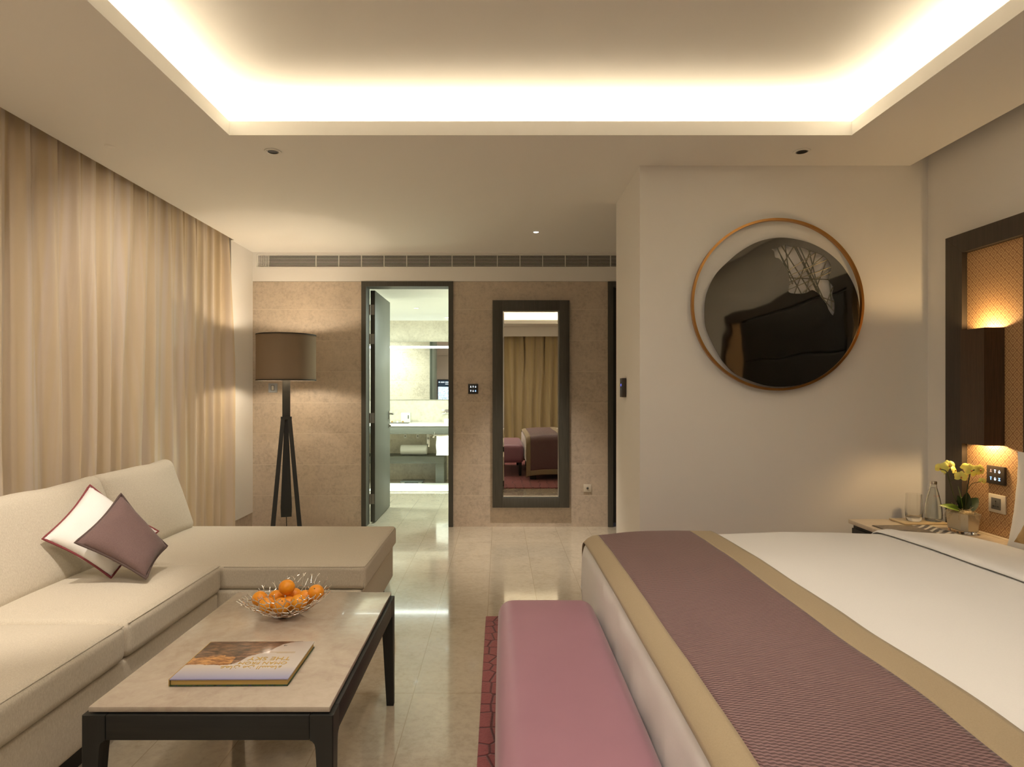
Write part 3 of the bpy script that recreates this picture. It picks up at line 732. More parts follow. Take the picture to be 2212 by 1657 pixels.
pillow('throw_pillow', (W(162, 1172, 2.70), W(316, 1250, 2.80), W(361, 1180, 3.02), W(261, 1067, 2.95)), .048, PURPLE, PURPLE_PIPE, 'plum linen throw pillow standing on a corner in front of the white one', 'pillow', seed=5)

# ------------------------------------------------------------------ coffee table
ct = thing('coffee_table', 'low coffee table with cream marble top and black wood legs', 'coffee table', (-.776, 2.15, 0))
cx0, cx1, cy0, cy1 = -1.098, -.4535, 1.672, 2.628
MB().box(cx0, cx1, cy0, cy1, .4545, .469, .0018).build('table_top', TMARBLE, ct)
ox0, ox1, oy0, oy1 = cx0 - .012, cx1 + .012, cy0 - .010, cy1 + .010
TA, BA = .4505, .385
for sx, xo in ((-1, ox0), (1, ox1)):
    for sy, yo in ((-1, oy0), (1, oy1)):
        rings = []
        for z, w in ((.001, .029), (.10, .034), (.25, .041), (.345, .046), (.365, .0475), (.375, .050), (.382, .056), (.385, .0625), (TA - .001, .0625), (TA, .0615)):
            xi, yi = xo - sx * w, yo - sy * w; r = .003
            pts = [(xo, yi, z), (xo, yo - sy * r, z), (xo - sx * r, yo, z), (xi, yo, z), (xi, yi, z)]
            rings.append(pts)
        MB().rings(rings).build('leg', DARK, ct, smooth=30)
gp = .0642
MB().box(ox0 + gp, ox1 - gp, oy0 + .001, oy0 + .024, BA, TA, .0008).build('apron', DARK_X, ct)
MB().box(ox0 + gp, ox1 - gp, oy1 - .024, oy1 - .001, BA, TA, .0008).build('apron', DARK_X, ct)
MB().box(ox0 + .001, ox0 + .024, oy0 + gp, oy1 - gp, BA, TA, .0008).build('apron', DARK_X, ct)
MB().box(ox1 - .024, ox1 - .001, oy0 + gp, oy1 - gp, BA, TA, .0008).build('apron', DARK_X, ct)
MB().box(cx0 + .03, cx1 - .03, cy0 + .03, cy1 - .03, .440, .4543).build('sub_top', MATTE_BLACK, ct, smooth=0)

# book
TZ = .4695
bk = thing('book', 'large landscape photo book lying on the marble table top', 'book', (-.942, 1.785, TZ))
bk.rotation_euler = (0, 0, math.radians(.6))
BW, BD, BH = .338, .268, .0215
MB().box(.001, BW, 0, BD, .0005, .0035, .0008).build('back_cover', BACKC, bk, local=True)
MB().box(.004, BW - .003, .003, BD - .003, .0037, BH - .0037).build('pages', GILT, bk, smooth=0, local=True)
MB().box(.001, BW, 0, BD, BH - .0035, BH, .0008).build('front_cover', COVER, bk, local=True)
MB().box(-.0015, .0008, 0, BD, .0005, BH, .0005).build('spine', GILT, bk, local=True)
RZ = (0, 0, PI)
text_mesh('THE SKY', .0335, GOLDINK, 'title', bk, (.302, .146, BH + .0004), RZ)
text_mesh('OMAN FROM', .0245, GOLDINK, 'title', bk, (.302, .112, BH + .0004), RZ)
text_mesh('\uFE80\uFE8E\uFEE4\uFEB4\uFEDF\uFE8D \uFEE6\uFEE3 \uFEE5\uFE8E\uFEE4\uFECB', .028, GOLDINK, 'title', bk, (.294, .082, BH + .0004), RZ)
MB().box(.222, .302, .1815, .1822, BH + .0002, BH + .0006).box(.245, .302, .176, .1767, BH + .0002, BH + .0006).build('subtitle', GOLDINK, bk, smooth=0, local=True)
text_mesh('12', .012, INKG, 'emblem', bk, (.262, .238, BH + .0004), RZ, shear=.3)

# coral bowl
BX, BY = -.806, 2.362
bw_ = thing('fruit_bowl', 'silver coral-lattice bowl holding oranges on the marble table', 'bowl', (BX, BY, TZ))
RB = .161
def bowlz(r, a=0):
    h = .079 + .015 * math.cos(a) - .008 * math.sin(a) - .019 * math.cos(2 * a)
    return TZ + .0045 + h * (max(0, r - .045) / (RB - .045)) ** 1.5
random.seed(21); pts = []
tries = 0
while len(pts) < 250 and tries < 30000:
    tries += 1; a = random.uniform(0, 2 * PI); r = RB * 1.18 * math.sqrt(random.random()); p = Vector((r * math.cos(a), r * math.sin(a)))
    if all((p - q).length > .0158 for q in pts): pts.append(p)
vv, ee, ff, *_ = delaunay_2d_cdt(pts, [], [], 0, 1e-6)
def circ(a, b, c):
    d = 2 * (a.x * (b.y - c.y) + b.x * (c.y - a.y) + c.x * (a.y - b.y))
    if abs(d) < 1e-12: return None
    A, B, Q = a.length_squared, b.length_squared, c.length_squared
    return Vector(((A * (b.y - c.y) + B * (c.y - a.y) + Q * (a.y - b.y)) / d, (A * (c.x - b.x) + B * (a.x - c.x) + Q * (b.x - a.x)) / d))
cc = [circ(*[vv[i] for i in f]) for f in ff]; em = {}
for fi, f in enumerate(ff):
    for i in range(3):
        em.setdefault(tuple(sorted((f[i], f[(i + 1) % 3]))), []).append(fi)
m = MB()
def onb(p): r = p.length; return (BX + p.x, BY + p.y, bowlz(r, math.atan2(p.y, p.x)))
for e, fs in em.items():
    if len(fs) != 2: continue
    p, q = cc[fs[0]], cc[fs[1]]
    if p is None or q is None: continue
    if p.length > q.length: p, q = q, p
    if p.length > RB * .97: continue
    twig = q.length > RB
    if not twig and random.random() < (.04 if p.length < .7 * RB else .12): continue
    if twig:
        d = (q - p).normalized(); q = p + d * min((q - p).length, max(.008, RB - p.length + .006))
    L = (q - p).length
    if L < .001: continue
    mid = (p + q) / 2 + Vector((random.uniform(-.0015, .0015), random.uniform(-.0015, .0015)))
    r0 = .0019 if not twig else .0018
    m.tube([onb(p), onb(mid), onb(q)], [r0, r0 * .9, r0 if not twig else r0 * .8], 6)
    if twig:
        d = (q - p).normalized()
        for sg in (-.6, .55):
            dd = Vector((d.x * math.cos(sg) - d.y * math.sin(sg), d.x * math.sin(sg) + d.y * math.cos(sg)))
            m.tube([onb(q), onb(q + dd * .009)], [.0016, .0013], 5)
m.build('lattice', SILVER, bw_, smooth=60)
MB().lathe([(0, TZ + .0005), (.040, TZ + .0005), (.044, TZ + .0025), (.040, TZ + .004), (0, TZ + .004)], BX, BY, 24).build('base_disc', SILVER, bw_)
# oranges settle in the bowl
OR = .0305; placed = []
def clear_bowl(c):
    dmin = 9
    for i in range(0, 41):
        for j in range(48):
            r = RB * 1.05 * i / 40; a = 2 * PI * j / 48
            z = bowlz(r, a); d = (c - Vector((BX + r * math.cos(a), BY + r * math.sin(a), z))).length
            dmin = min(dmin, d)
    return dmin
def settle(x, y):
    z = TZ + .03
    while z < TZ + .3:
        c = Vector((x, y, z))
        if all((c - q).length >= 2 * OR * .985 + .0008 for q in placed) and clear_bowl(c) > OR + .0032: return c
        z += .0015
    return c
spots = [(-.100, .008), (-.055, -.045), (.005, -.066), (.064, -.048), (.010, .0), (-.052, .048), (.064, .033), (.114, -.0), (.010, .064), (.0, .012)]
olab = ['orange at the left rim of the silver bowl', 'orange in the front left of the silver bowl', 'orange at the front middle of the silver bowl', 'orange in the front right of the silver bowl', 'orange in the middle of the bowl floor under the top oranges',
        'orange at the back left of the silver bowl', 'orange at the back right of the silver bowl', 'bright orange against the right rim of the silver bowl', 'orange at the back middle of the silver bowl', 'topmost orange of the pile in the silver bowl', 'orange resting on the front right of the pile']
proto = None
for i, (dx, dy) in enumerate(spots):
    c = settle(BX + dx, BY + dy); placed.append(c)
    if proto is None:
        o = MB().ball((0, 0, 0), OR * .985, (1, 1, .95), 14).build('orange', ORANGE, smooth=80)
        MB().lathe([(0, OR * .95 - .0042), (.0035, OR * .95 - .0025), (.0025, OR * .95 - .0005), (0, OR * .95)], n=10).build('stem', STEMG, o, local=True)
        proto = o
    else: o = copy_tree(proto)
    o.location = c; o.rotation_euler = (random.uniform(-.7, .7), random.uniform(-.7, .7), random.uniform(0, 6))
    tag(o, olab[i], 'orange', 'oranges in the silver bowl')

# ------------------------------------------------------------------ rug
tag(MB().rbox(-.079, 2.30, .22, 3.622, .0008, .012, .005, 2).build('rug', RUG), 'plum red rug with carved lines under the bed and bench', 'rug')

# ------------------------------------------------------------------ bench
be = thing('bench', 'long plum leather bench at the foot of the bed', 'bench', (.185, 1.75, .0))
MB().rbox(-.004, .371, .98, 2.50, .215, .492, .055, 14, (.008, .004, .012)).build('seat', LEATHER, be)
for x in (.03, .295):
    for y in (1.03, 2.40): MB().rings([sq(x + .022, y + .022, .0135, .018, 0), sq(x + .022, y + .022, .222, .026, 0)]).build('leg', DARK, be, smooth=0)

# ------------------------------------------------------------------ bed
FX, FYN, FYF = .385, .93, 2.93
bd = thing('bed', 'large double bed with dark wood base on the plum rug', 'bed', (1.45, 1.93, 0))
MB().box(.43, 2.44, 1.0, 2.86, .15, .30, .004).build('bed_base', DARK, bd)
for x in (.45, 2.33):
    for y in (1.02, 2.74): MB().box(x, x + .09, y, y + .10, .0135, .15).build('leg', DARK, bd, smooth=0)
MB().rbox(.43, 2.44, .98, 2.88, .302, .545, .05, 8).build('mattress', WHITE_COTTON, bd)
def wrap(d, e, r):
    a = (d - (e - r)) / r
    if a <= 0: return d, 0.0
    if a < PI / 2: return e - r + r * math.sin(a), r * (1 - math.cos(a))
    return e, r + (d - (e - r) - r * PI / 2)
def face_up(o):
    me = o.data
    if sum(p.normal.z * p.area for p in me.polygons) < 0: me.flip_normals()
    return o
def lin(x, pts):
    for (a, b), (c, d) in zip(pts, pts[1:]):
        if x <= c:
            t = max(0, min(1, (x - a) / (c - a))); t = t * t * (3 - 2 * t); return b + (d - b) * t
    return pts[-1][1]
def bed_pt(sx, sy, off=0.0, zmin=.30, rx=.06, ry=.075):
    """sx grows towards the foot, sy away from the bed's middle line; both run on down the sides"""
    rx += off; ry += off
    x_, dx = wrap(sx, -(FX - off), rx); x = -x_
    sg = 1 if sy >= 0 else -1
    hy, dy = wrap(abs(sy), 1.0 + off, ry); y = 1.93 + sg * hy
    v = hy / 1.0
    h = lin(x, [(.38, .632), (.70, .652), (1.3, .662), (1.78, .655), (2.05, .64), (2.42, .565)])
    h += .020 * (1 - min(1, v) ** 4) + .006 * noise.noise(Vector((x * 2.2, y * 1.5, 1))) + .0025 * noise.noise(Vector((x * 7, y * 5, 6)))
    z = h + off - dx - dy
    if z < zmin: z = zmin + 0.0
    if off == 0:
        k = min(1, max(0, dx - .07) / .1) * min(1, max(0, dy - .07) / .1); x += .03 * k; y -= sg * .03 * k
    wx = min(1, max(0, (dx - .3 * rx) / rx)); wy = min(1, max(0, (dy - .3 * ry) / ry))
    if wx: x += wx * (.006 * noise.noise(Vector((y * 6, z * 7, 2))) + .0045 * noise.noise(Vector((y * 17, z * 6, 5))))
    if wy: y += wy * sg * .006 * noise.noise(Vector((x * 6, z * 7, 2)))
    return Vector((x, y, z))
dv = MB().grid(lambda u, v: bed_pt(-1.80 + u * (1.80 - FX + .40), -1.37 + v * 2.74), 60, 110).build('duvet', SHEET, smooth=70)
face_up(dv); sol = dv.modifiers.new('thickness', 'SOLIDIFY'); sol.thickness = .012; sol.offset = -1
tag(dv, 'white duvet spread smooth over the bed', 'duvet')
fs = MB().grid(lambda u, v: bed_pt(-2.25 + u * .525, -1.35 + v * 2.70, .0125 + .006 * math.sin(PI * min(1, max(0, (u - .8) / .2))) - .006 * max(0, (u - .97) / .03)), 24, 90).build('folded_sheet', SHEET, smooth=70)
face_up(fs); sol = fs.modifiers.new('thickness', 'SOLIDIFY'); sol.thickness = .004; sol.offset = 1
tag(fs, 'white sheet band folded back over the duvet near the pillows', 'sheet')
# runner
rn = thing('bed_runner', 'plum woven bed runner with gold borders across the foot of the bed', 'bed runner', (.68, 1.93, .66))
S0, S1 = -.965, -.378
HANG = 1.0 + .54
def run_pt(u0, u1, v0, v1):
    def fn(u, v):
        sx = u0 + (u1 - u0) * u; sy = v0 + (v1 - v0) * v
        wav = .017 * noise.noise(Vector((sy * 2.6, 7, 0))) if sx < -.80 else 0
        return bed_pt(sx + wav, sy, .010, .05)
    return fn
IN0, IN1, HB = -.867, -.452, HANG - .075
m = MB().grid(run_pt(IN0, IN1, -HB, HB), 26, 170, uv=1.0).build('woven_panel', WEAVE, rn, smooth=70)
m = MB()
m.grid(run_pt(S0, IN0, -HANG, HANG), 8, 170); m.grid(run_pt(IN1, S1, -HANG, HANG), 8, 170)
m.grid(run_pt(IN0, IN1, -HANG, -HB), 20, 6); m.grid(run_pt(IN0, IN1, HB, HANG), 20, 6)
m.build('gold_border', GOLDF, rn, smooth=70)
for o in rn.children:
    face_up(o); sol = o.modifiers.new('thickness', 'SOLIDIFY'); sol.thickness = .004; sol.offset = 1
# bed pillows
pillow('bed_pillow', ((2.335, 2.12, .562), (2.325, 2.88, .562), (2.425, 2.93, 1.03), (2.425, 2.10, 1.03)), .05, WHITE_COTTON, None, 'white bed pillow standing against the headboard beside the nightstand', 'pillow', seed=9, pinch=.03)
pillow('bed_cushion', ((2.185, 2.00, .672), (2.185, 2.66, .672), (2.27, 2.58, 1.02), (2.27, 1.98, 1.02)), .04, GOLDC, None, 'gold cushion in front of the white bed pillow', 'cushion', seed=13, pinch=.03)

# ------------------------------------------------------------------ nightstand
NZ = .580
ns = thing('nightstand', 'nightstand with pale top and dark wood drawers beside the bed', 'nightstand', (2.26, 3.27, 0))
MB().box(1.995, 2.487, 2.965, 3.585, NZ - .024, NZ, .004).box(2.487, 2.522, 2.985, 3.38, NZ - .024, NZ).build('table_top', NIGHTTOP, ns)
MB().box(2.02, 2.487, 2.985, 3.575, .0132, NZ - .026, .002).build('body', DARK, ns)
for z in (.10, .33):
    d = MB().box(2.005, 2.019, 2.995, 3.565, z, z + .205, .002).build('drawer', DARK_X, ns)
    MB().box(1.990, 2.004, 3.2, 3.36, z + .16, z + .172, .002).build('handle', BAFFLE, d)
mg = thing('magazine', 'dark magazine lying on the nightstand in front of the orchid pot', 'magazine', (2.03, 3.10, NZ))
MB().box(0, .31, 0, .30, .0006, .0045, .0005).build('cover', MAGP, mg, local=True)
mg.rotation_euler = (0, 0, math.radians(1.5))
MB().box(.004, .306, .004, .296, .0048, .0052).build('page', MAGP, mg, local=True)
tr = tag(MB().box(2.215, 2.462, 3.425, 3.565, NZ + .0006, NZ + .010, .003).build('coaster_tray', plain('cream_tray', (.58, .46, .28), .4)), 'small cream tray under the glass and bottle', 'tray')
TRZ = NZ + .0105
gx, gy = 2.305, 3.485
gl = thing('tumbler', 'clear drinking glass on the cream tray', 'glass', (gx, gy, TRZ))
MB().lathe([(0, TRZ + .0003), (.030, TRZ + .0003), (.036, TRZ + .004), (.041, TRZ + .03), (.0425, TRZ + .06), (.0415, TRZ + .10), (.039, TRZ + .15), (.0378, TRZ + .15), (.0402, TRZ + .10), (.041, TRZ + .06), (.039, TRZ + .034), (.034, TRZ + .022), (0, TRZ + .018)], gx, gy, 40).build('bowl', GLASS, gl, smooth=60)
bx_, by_ = 2.418, 3.49
bo = thing('water_bottle', 'clear glass water bottle with silver cap on the cream tray', 'bottle', (bx_, by_, TRZ))
prof = [(0, .0005), (.036, .0005), (.0405, .004), (.042, .012), (.0425, .035), (.041, .07), (.036, .105), (.029, .140), (.022, .168), (.0175, .185), (.0160, .200), (.0158, .213)]
inner = [(r - .0028 if r > .01 else 0, z + (.006 if z < .02 else 0)) for r, z in prof]
MB().lathe([(r, TRZ + z) for r, z in prof] + [(r, TRZ + z) for r, z in inner[::-1]], bx_, by_, 40).build('glass', BOTTLEG, bo, smooth=60)
wp = [(r - .0003 if r > .01 else 0, z + .0003) for r, z in inner if z <= .186]
MB().lathe([(r, TRZ + z) for r, z in wp] + [(0, TRZ + .185)], bx_, by_, 40).build('water', WATER, bo, smooth=60)
MB().lathe([(.0170, TRZ + .2035), (.0175, TRZ + .205), (.0175, TRZ + .218), (.015, TRZ + .2205), (0, TRZ + .2205)], bx_, by_, 32).build('cap', SILVER, bo)
MB().lathe([(0.0, TRZ + .2035), (.0170, TRZ + .2035)], bx_, by_, 32).build('cap_rim', SILVER, bo)
m = MB()
for k, w in enumerate((.0030, .0016, .0032, .0032, .0032)):
    a = -PI / 2 - .52 + .21 * k + .0; r = .0298
    for dz in (0, .0028, .0052):
        if k == 1 and dz: continue
        a1 = a + w / r * (1 if dz != .0028 else .6)
        m.rings([[(bx_ + r * math.cos(q), by_ + r * math.sin(q), TRZ + .138 + dz), (bx_ + (r - .0006) * math.cos(q), by_ + (r - .0006) * math.sin(q), TRZ + .1392 + dz)] for q in (a, (a + a1) / 2, a1)], cap=False, closed=False)
m.build('red_print', plain('red_print', (.55, .05, .04), .5), bo, smooth=0)

# ------------------------------------------------------------------ orchid
OX, OY = 2.405, 3.25
oc = thing('potted_orchid', 'yellow orchid in a silver square pot on the nightstand', 'plant', (OX, OY, NZ))
def oct_(hx, hy, z, c=.022): return [(OX + x, OY + y, z) for x, y in ((-hx + c, -hy), (hx - c, -hy), (hx, -hy + c), (hx, hy - c), (hx - c, hy), (-hx + c, hy), (-hx, hy - c), (-hx, -hy + c))]
pot = MB().rings([oct_(.043, .066, NZ + .016), oct_(.046, .069, NZ + .018), oct_(.053, .077, NZ + .104), oct_(.050, .074, NZ + .104), oct_(.048, .072, NZ + .09)]).build('pot', plain('pot_silver', (.60, .56, .46), .28, .75), oc, smooth=25)
MB().rings([oct_(.044, .067, NZ + .0008), oct_(.045, .068, NZ + .0155)]).build('glass_foot', GLASS, pot, smooth=25)
m = MB(); random.seed(5)
m.lathe([(0, NZ + .1145), (.035, NZ + .1125), (.045, NZ + .1055), (.046, NZ + .099)], OX, OY, 24)
for i in range(110):
    a = random.uniform(0, 2 * PI); r = random.uniform(.0, .055); h = NZ + .106
    p = Vector((OX + r * math.cos(a), OY + 1.35 * r * math.sin(a), h + random.uniform(0, .012))); q = [p]
    d = Vector((random.uniform(-1, 1), random.uniform(-1, 1), random.uniform(-.1, .4)))
    for k in range(5):
        d += Vector((random.uniform(-.8, .8), random.uniform(-.8, .8), random.uniform(-.55, .25))); d.normalize(); q.append(q[-1] + d * .008)
    m.tube(q, .0007, 4)
for i in range(26):      # strands hanging over the rim
    a = random.uniform(0, 2 * PI); p = Vector((OX + .054 * math.cos(a), OY + .078 * math.sin(a), NZ + .108)); q = [p - Vector((.012 * math.cos(a), .012 * math.sin(a), -.006)), p]
    for k in range(5): q.append(q[-1] + Vector((.004 * math.cos(a) + random.uniform(-.004, .004), .004 * math.sin(a) + random.uniform(-.004, .004), -random.uniform(.002, .011))))
    if all(pp.x < 2.515 for pp in q): m.tube(q, .0007, 4)
mo = m.build('moss', MOSS, oc, smooth=60); mo['kind'] = 'stuff'
def blade(p0, d, up, L, Wd, droop, cup=.25, n=10, th=.0012):
    p0, d, up = Vector(p0), Vector(d).normalized(), Vector(up).normalized(); side = d.cross(up).normalized(); up = side.cross(d).normalized()
    def pos(u, v, o=0):
        w = Wd * (math.sin(PI * min(1, .06 + .94 * u) ** .8)) ** .7 if u < 1 else 0
        s = (2 * v - 1) * w
        return p0 + d * (L * u) + side * s + up * (droop * L * u * u + cup * abs(s) * abs(s) / max(Wd, 1e-4) + o)
    return MB().grid(lambda u, v: pos(u, v), n, 6).grid(lambda u, v: pos(u, v, -th), n, 6)
base = Vector((OX, OY, NZ + .112))
for (d, up, L, Wd, dr, mt) in (((-.80, -.20, .38), (.2, -.75, .7), .115, .020, -.30, GREEN1), ((.70, -.05, .70), (-.5, -1, .3), .098, .030, -.12, GREEN2), ((.12, -.15, 1), (-.2, -1, .1), .098, .027, -.02, GREEN2), ((-.28, .05, .95), (.2, -1, .3), .082, .021, .02, GREEN2), ((-.22, -.15, 1), (.8, -.6, .2), .14, .011, -.06, GREEN1), ((.35, .5, .75), (-.3, -.9, .4), .085, .024, -.1, GREEN2)):
    blade(base + Vector((d[0] * .012, d[1] * .012, 0)), d, up, L, Wd, dr).build('leaf', mt, oc, smooth=80)
def stem(pts, name='flower_stem', r=.0028):
    q = smooth_loop(pts, 5)[:-5 * 1] if False else pts
    out = []
    P = [Vector(p) for p in pts]
    for i in range(len(P) - 1):
        p0, p1, p2, p3 = P[max(i - 1, 0)], P[i], P[i + 1], P[min(i + 2, len(P) - 1)]
        for j in range(5):
            t = j / 5; out.append(.5 * ((2 * p1) + (p2 - p0) * t + (2 * p0 - 5 * p1 + 4 * p2 - p3) * t * t + (3 * p1 - p0 - 3 * p2 + p3) * t ** 3))
    out.append(P[-1]); return MB().tube(out, r, 6).build(name, STEMG, oc)
def O(px, py, Y): return Vector(W(px, py, Y))
stem([base, O(2063, 1078, 3.25), O(2052, 1042, 3.24), O(2044, 1018, 3.24), O(2030, 1014, 3.26)])
stem([base + Vector((.01, 0, 0)), O(2088, 1066, 3.22), O(2094, 1030, 3.20), O(2098, 1018, 3.18), O(2112, 1014, 3.16)])
stem([O(2090, 1058, 3.22), O(2100, 1045, 3.19), O(2118, 1041, 3.17)], 'bud_stem', .0014)
stem([O(2052, 1040, 3.24), O(2066, 1034, 3.22), O(2076, 1030, 3.20)], 'bud_stem', .0016)
def flower(c, face, s, roll=0.0, name='flower'):
    c = Vector(c); f = Vector(face).normalized(); a = f.cross(Vector((0, 0, 1))).normalized(); b = a.cross(f).normalized()
    root = None; m = MB()
    def petal(ang, L, Wd, lift):
        d = (a * math.cos(ang) + b * math.sin(ang))
        side = f.cross(d)
        def pos(u, v, o=0):
            w = Wd * max(0, math.sin(PI * (.05 + .93 * u)) ** .6)
            q = (2 * v - 1) * w
            return c + d * (L * u) + side * q + f * (lift * L * u * (1 - u) * 2 - .25 * q * q / Wd + o - .12 * L * u * u)
        m.grid(lambda u, v: pos(u, v), 7, 5); m.grid(lambda u, v: pos(u, v, -.0012), 7, 5)
    for k in range(3): petal(roll + PI / 2 + k * 2 * PI / 3, s * .98, s * .36, .15)
    for sg in (-1, 1): petal(roll + PI / 2 + sg * 1.22, s * 1.0, s * .60, .25)
    fl_ = m.build(name, PETAL, oc, smooth=80)
    MB().ball(tuple(c + f * s * .16 - b * s * .10), s * .13, (1, 1, 1.2), 8).build('lip', LIP, fl_, smooth=80)
for (px, py, Y, face, s, roll) in ((2032, 1012, 3.26, (-.9, -.6, .1), .030, .2), (2050, 1006, 3.24, (-.2, -1, .25), .031, -.2), (2044, 1016, 3.27, (-.6, .3, .5), .028, .5), (2062, 1016, 3.22, (.5, -.8, .3), .026, .1),
                                   (2076, 1030, 3.20, (-.5, -1, -.05), .030, .1), (2098, 1016, 3.18, (-.35, -1, .1), .033, -.1), (2117, 1015, 3.16, (.1, -1, .1), .029, .2), (2086, 1010, 3.21, (-.7, -.5, .4), .027, .6), (2108, 1022, 3.19, (-.2, -1, -.3), .024, -.4)):
    flower(O(px, py, Y), face, s, roll)
flower(O(2122, 1039, 3.165), (-.6, -1, -.2), .017, .3, 'flower_bud')

# ------------------------------------------------------------------ bathroom fittings
bm_ = thing('bathroom_mirror', 'wide frameless mirror above the bathroom counter', 'mirror', (-1.0, 9.3, 1.185))
MB().box(-2.2, .3, 9.292, 9.307, 1.185, 2.047, .002).build('glass', BATHMIRROR, bm_, smooth=0)
ml = thing('mirror_light', 'long white light bar across the bathroom mirror', 'light', (-1.0, 9.27, 1.965))
MB().box(-2.0, .28, 9.262, 9.288, 1.949, 1.979, .003).build('diffuser', BARLIGHT, ml)
MB().box(-2.0, .28, 9.2885, 9.2915, 1.952, 1.976).build('mount', STEEL, ml, smooth=0)
vc = thing('vanity_counter', 'bathroom counter with pale stone top and grey wood apron', 'counter', (-.9, 8.9, .86))
MB().box(-2.4, .48, 8.40, 9.305, .838, .862, .003).build('counter_top', plain('counter_stone', (.72, .70, .62), .3), vc)
MB().box(-2.4, .48, 8.41, 8.44, .735, .837, .002).build('apron', BATHWOOD, vc)
MB().lathe([(.0, .8625), (.17, .8625), (.20, .875), (.21, .915), (.204, .915), (.195, .88), (.16, .872), (0, .87)], -.36, 8.80, 40).build('basin', CERAMIC, vc)
fc = thing('faucet', 'wall-mounted chrome faucet over the bathroom counter', 'faucet', (-.65, 9.30, 1.0))
MB().tube([(-.80, 9.29, .995), (-.80, 9.10, .995), (-.80, 9.085, .98)], .011, 10).build('spout', CHROME, fc)
MB().box(-.815, -.74, 9.288, 9.3085, 1.015, 1.028).tube([(-.76, 9.29, 1.02), (-.76, 9.22, 1.02)], .008, 8).build('handle', CHROME, fc)
MB().box(-.86, -.68, 9.303, 9.309, .965, 1.04, .002).build('plate', CHROME, fc)
tb = thing('tissue_box', 'pale cube tissue box on the bathroom counter', 'box', (-1.32, 9.1, .8625))
MB().box(-1.42, -1.285, 9.02, 9.15, .863, 1.00, .004).build('body', plain('tissue_body', (.66, .66, .58), .4), tb)
MB().box(-1.32, -1.305, 9.015, 9.0195, .915, .965).build('opening', GREYP, tb, smooth=0)
at = thing('amenity_tray', 'shallow tray of toiletries beside the tissue box', 'tray', (-1.4, 8.8, .8625))
MB().box(-1.62, -1.27, 8.70, 8.85, .8632, .872, .003).build('base', GREYP, at)
for k in range(4): MB().lathe([(0, .8725), (.014, .8725), (.014, .892), (0, .895)], -1.58 + k * .075, 8.775, 14).build('soap', GOLDC if k % 2 else CERAMIC, at)
cu = tag(MB().lathe([(0, .8628), (.030, .8628), (.036, .93), (.034, .93), (.028, .868), (0, .867)], -.73, 8.62, 24).build('cup', CERAMIC), 'small white cup at the edge of the bathroom counter', 'cup')
sh = thing('towel_bench', 'low grey wood towel shelf under the bathroom counter', 'shelf', (-1.5, 9.1, 0))
MB().box(-2.4, -.785, 8.86, 9.30, .288, .388, .003).build('shelf_board', BATHWOOD, sh)
for a in (-.905, -2.40): MB().box(a, a + .12, 8.86, 9.30, .001, .2875, .002).build('leg', BATHWOOD, sh)
rt = thing('rolled_towel', 'rolled white towel on the low bathroom shelf', 'towel', (-1.23, 9.05, .39))
tp = [(.076 * (1 + .02 * math.sin(5 * i)) * math.cos(2 * PI * i / 28), .076 * math.sin(2 * PI * i / 28) * .95) for i in range(28)]
MB().rings([[(x, 9.05 + s * p[0], .463 + s * p[1]) for p in tp] for x, s in ((-1.425, .90), (-1.42, .97), (-1.405, 1), (-1.07, 1), (-1.055, .97), (-1.05, .9))]).build('roll', TOWEL, rt)
m = MB(); sp = [(-1.0495, 9.05 + .0045 * (1 + .9 * t) * math.cos(t), .463 + .0045 * (1 + .9 * t) * math.sin(t)) for t in [k * .35 for k in range(46)]]
m.tube(sp, .0025, 5).build('spiral_edge', TOWEL, rt)
ht = thing('hanging_towel', 'white hand towel hanging below the bathroom counter', 'towel', (-.72, 8.39, .4))
MB().grid(lambda u, v: (-.845 + .33 * u + .004 * math.sin(9 * v), 8.372 + .006 * math.sin(7 * u) - .004 * v, .455 + .262 * v), 16, 14).grid(lambda u, v: (-.845 + .33 * u + .004 * math.sin(9 * v), 8.352 + .006 * math.sin(7 * u + .5) + .012 * v, .455 + .262 * v), 16, 14).build('cloth', TOWEL, ht)
MB().tube([(-.88, 8.366, .722), (-.40, 8.366, .722)], .007, 8).tube([(-.87, 8.366, .722), (-.87, 8.402, .76)], .005, 6).tube([(-.41, 8.366, .722), (-.41, 8.402, .76)], .005, 6).build('rail', CHROME, ht)
tp_ = thing('sink_trap', 'chrome drain trap under the bathroom counter', 'pipe', (-1.04, 9.2, .6))
MB().tube([(-1.04, 9.15, .80), (-1.04, 9.15, .70)], .016, 12).lathe([(0, .50), (.028, .50), (.030, .52), (.030, .68), (.018, .70)], -1.04, 9.15, 20).tube([(-1.02, 9.15, .65), (-.99, 9.2, .65), (-.99, 9.30, .65)], .014, 10).build('pipe', CHROME, tp_)
_q = MB().lathe([(.014, 0), (.036, 0), (.034, .008), (.014, .012)], n=24).build('flange', CHROME, tp_, local=True); _q.rotation_euler = (PI / 2, 0, 0)
_q.location = (.05, .104, .05)
for x, lb in ((-1.40, 'white socket under the bathroom counter above the rolled towel'), (-1.215, 'white socket under the bathroom counter beside the drain trap')):
    t = thing('bath_socket', lb, 'socket', (x, 9.305, .645), 'sockets under the bathroom counter')
    MB().box(x - .022, x + .022, 9.30, 9.308, .610, .680, .003).build('plate', WHITEP, t)
    MB().box(x - .008, x + .008, 9.298, 9.2998, .637, .653).build('rocker', GREYP, t, smooth=0)
tag(MB().rbox(-1.72, -.665, 8.16, 8.80, .0008, .02, .008, 6, (0, 0, .002)).build('bath_mat', TOWEL), 'white bath mat on the bathroom floor in front of the shelf', 'bath mat')
bsx = thing('bathroom_scale', 'glass and chrome bathroom scale under the low shelf', 'scale', (-1.24, 8.95, 0))
MB().box(-1.41, -1.09, 8.86, 9.16, .020, .027, .002).build('platform', plain('scale_glass', (.16, .18, .16), .15), bsx)
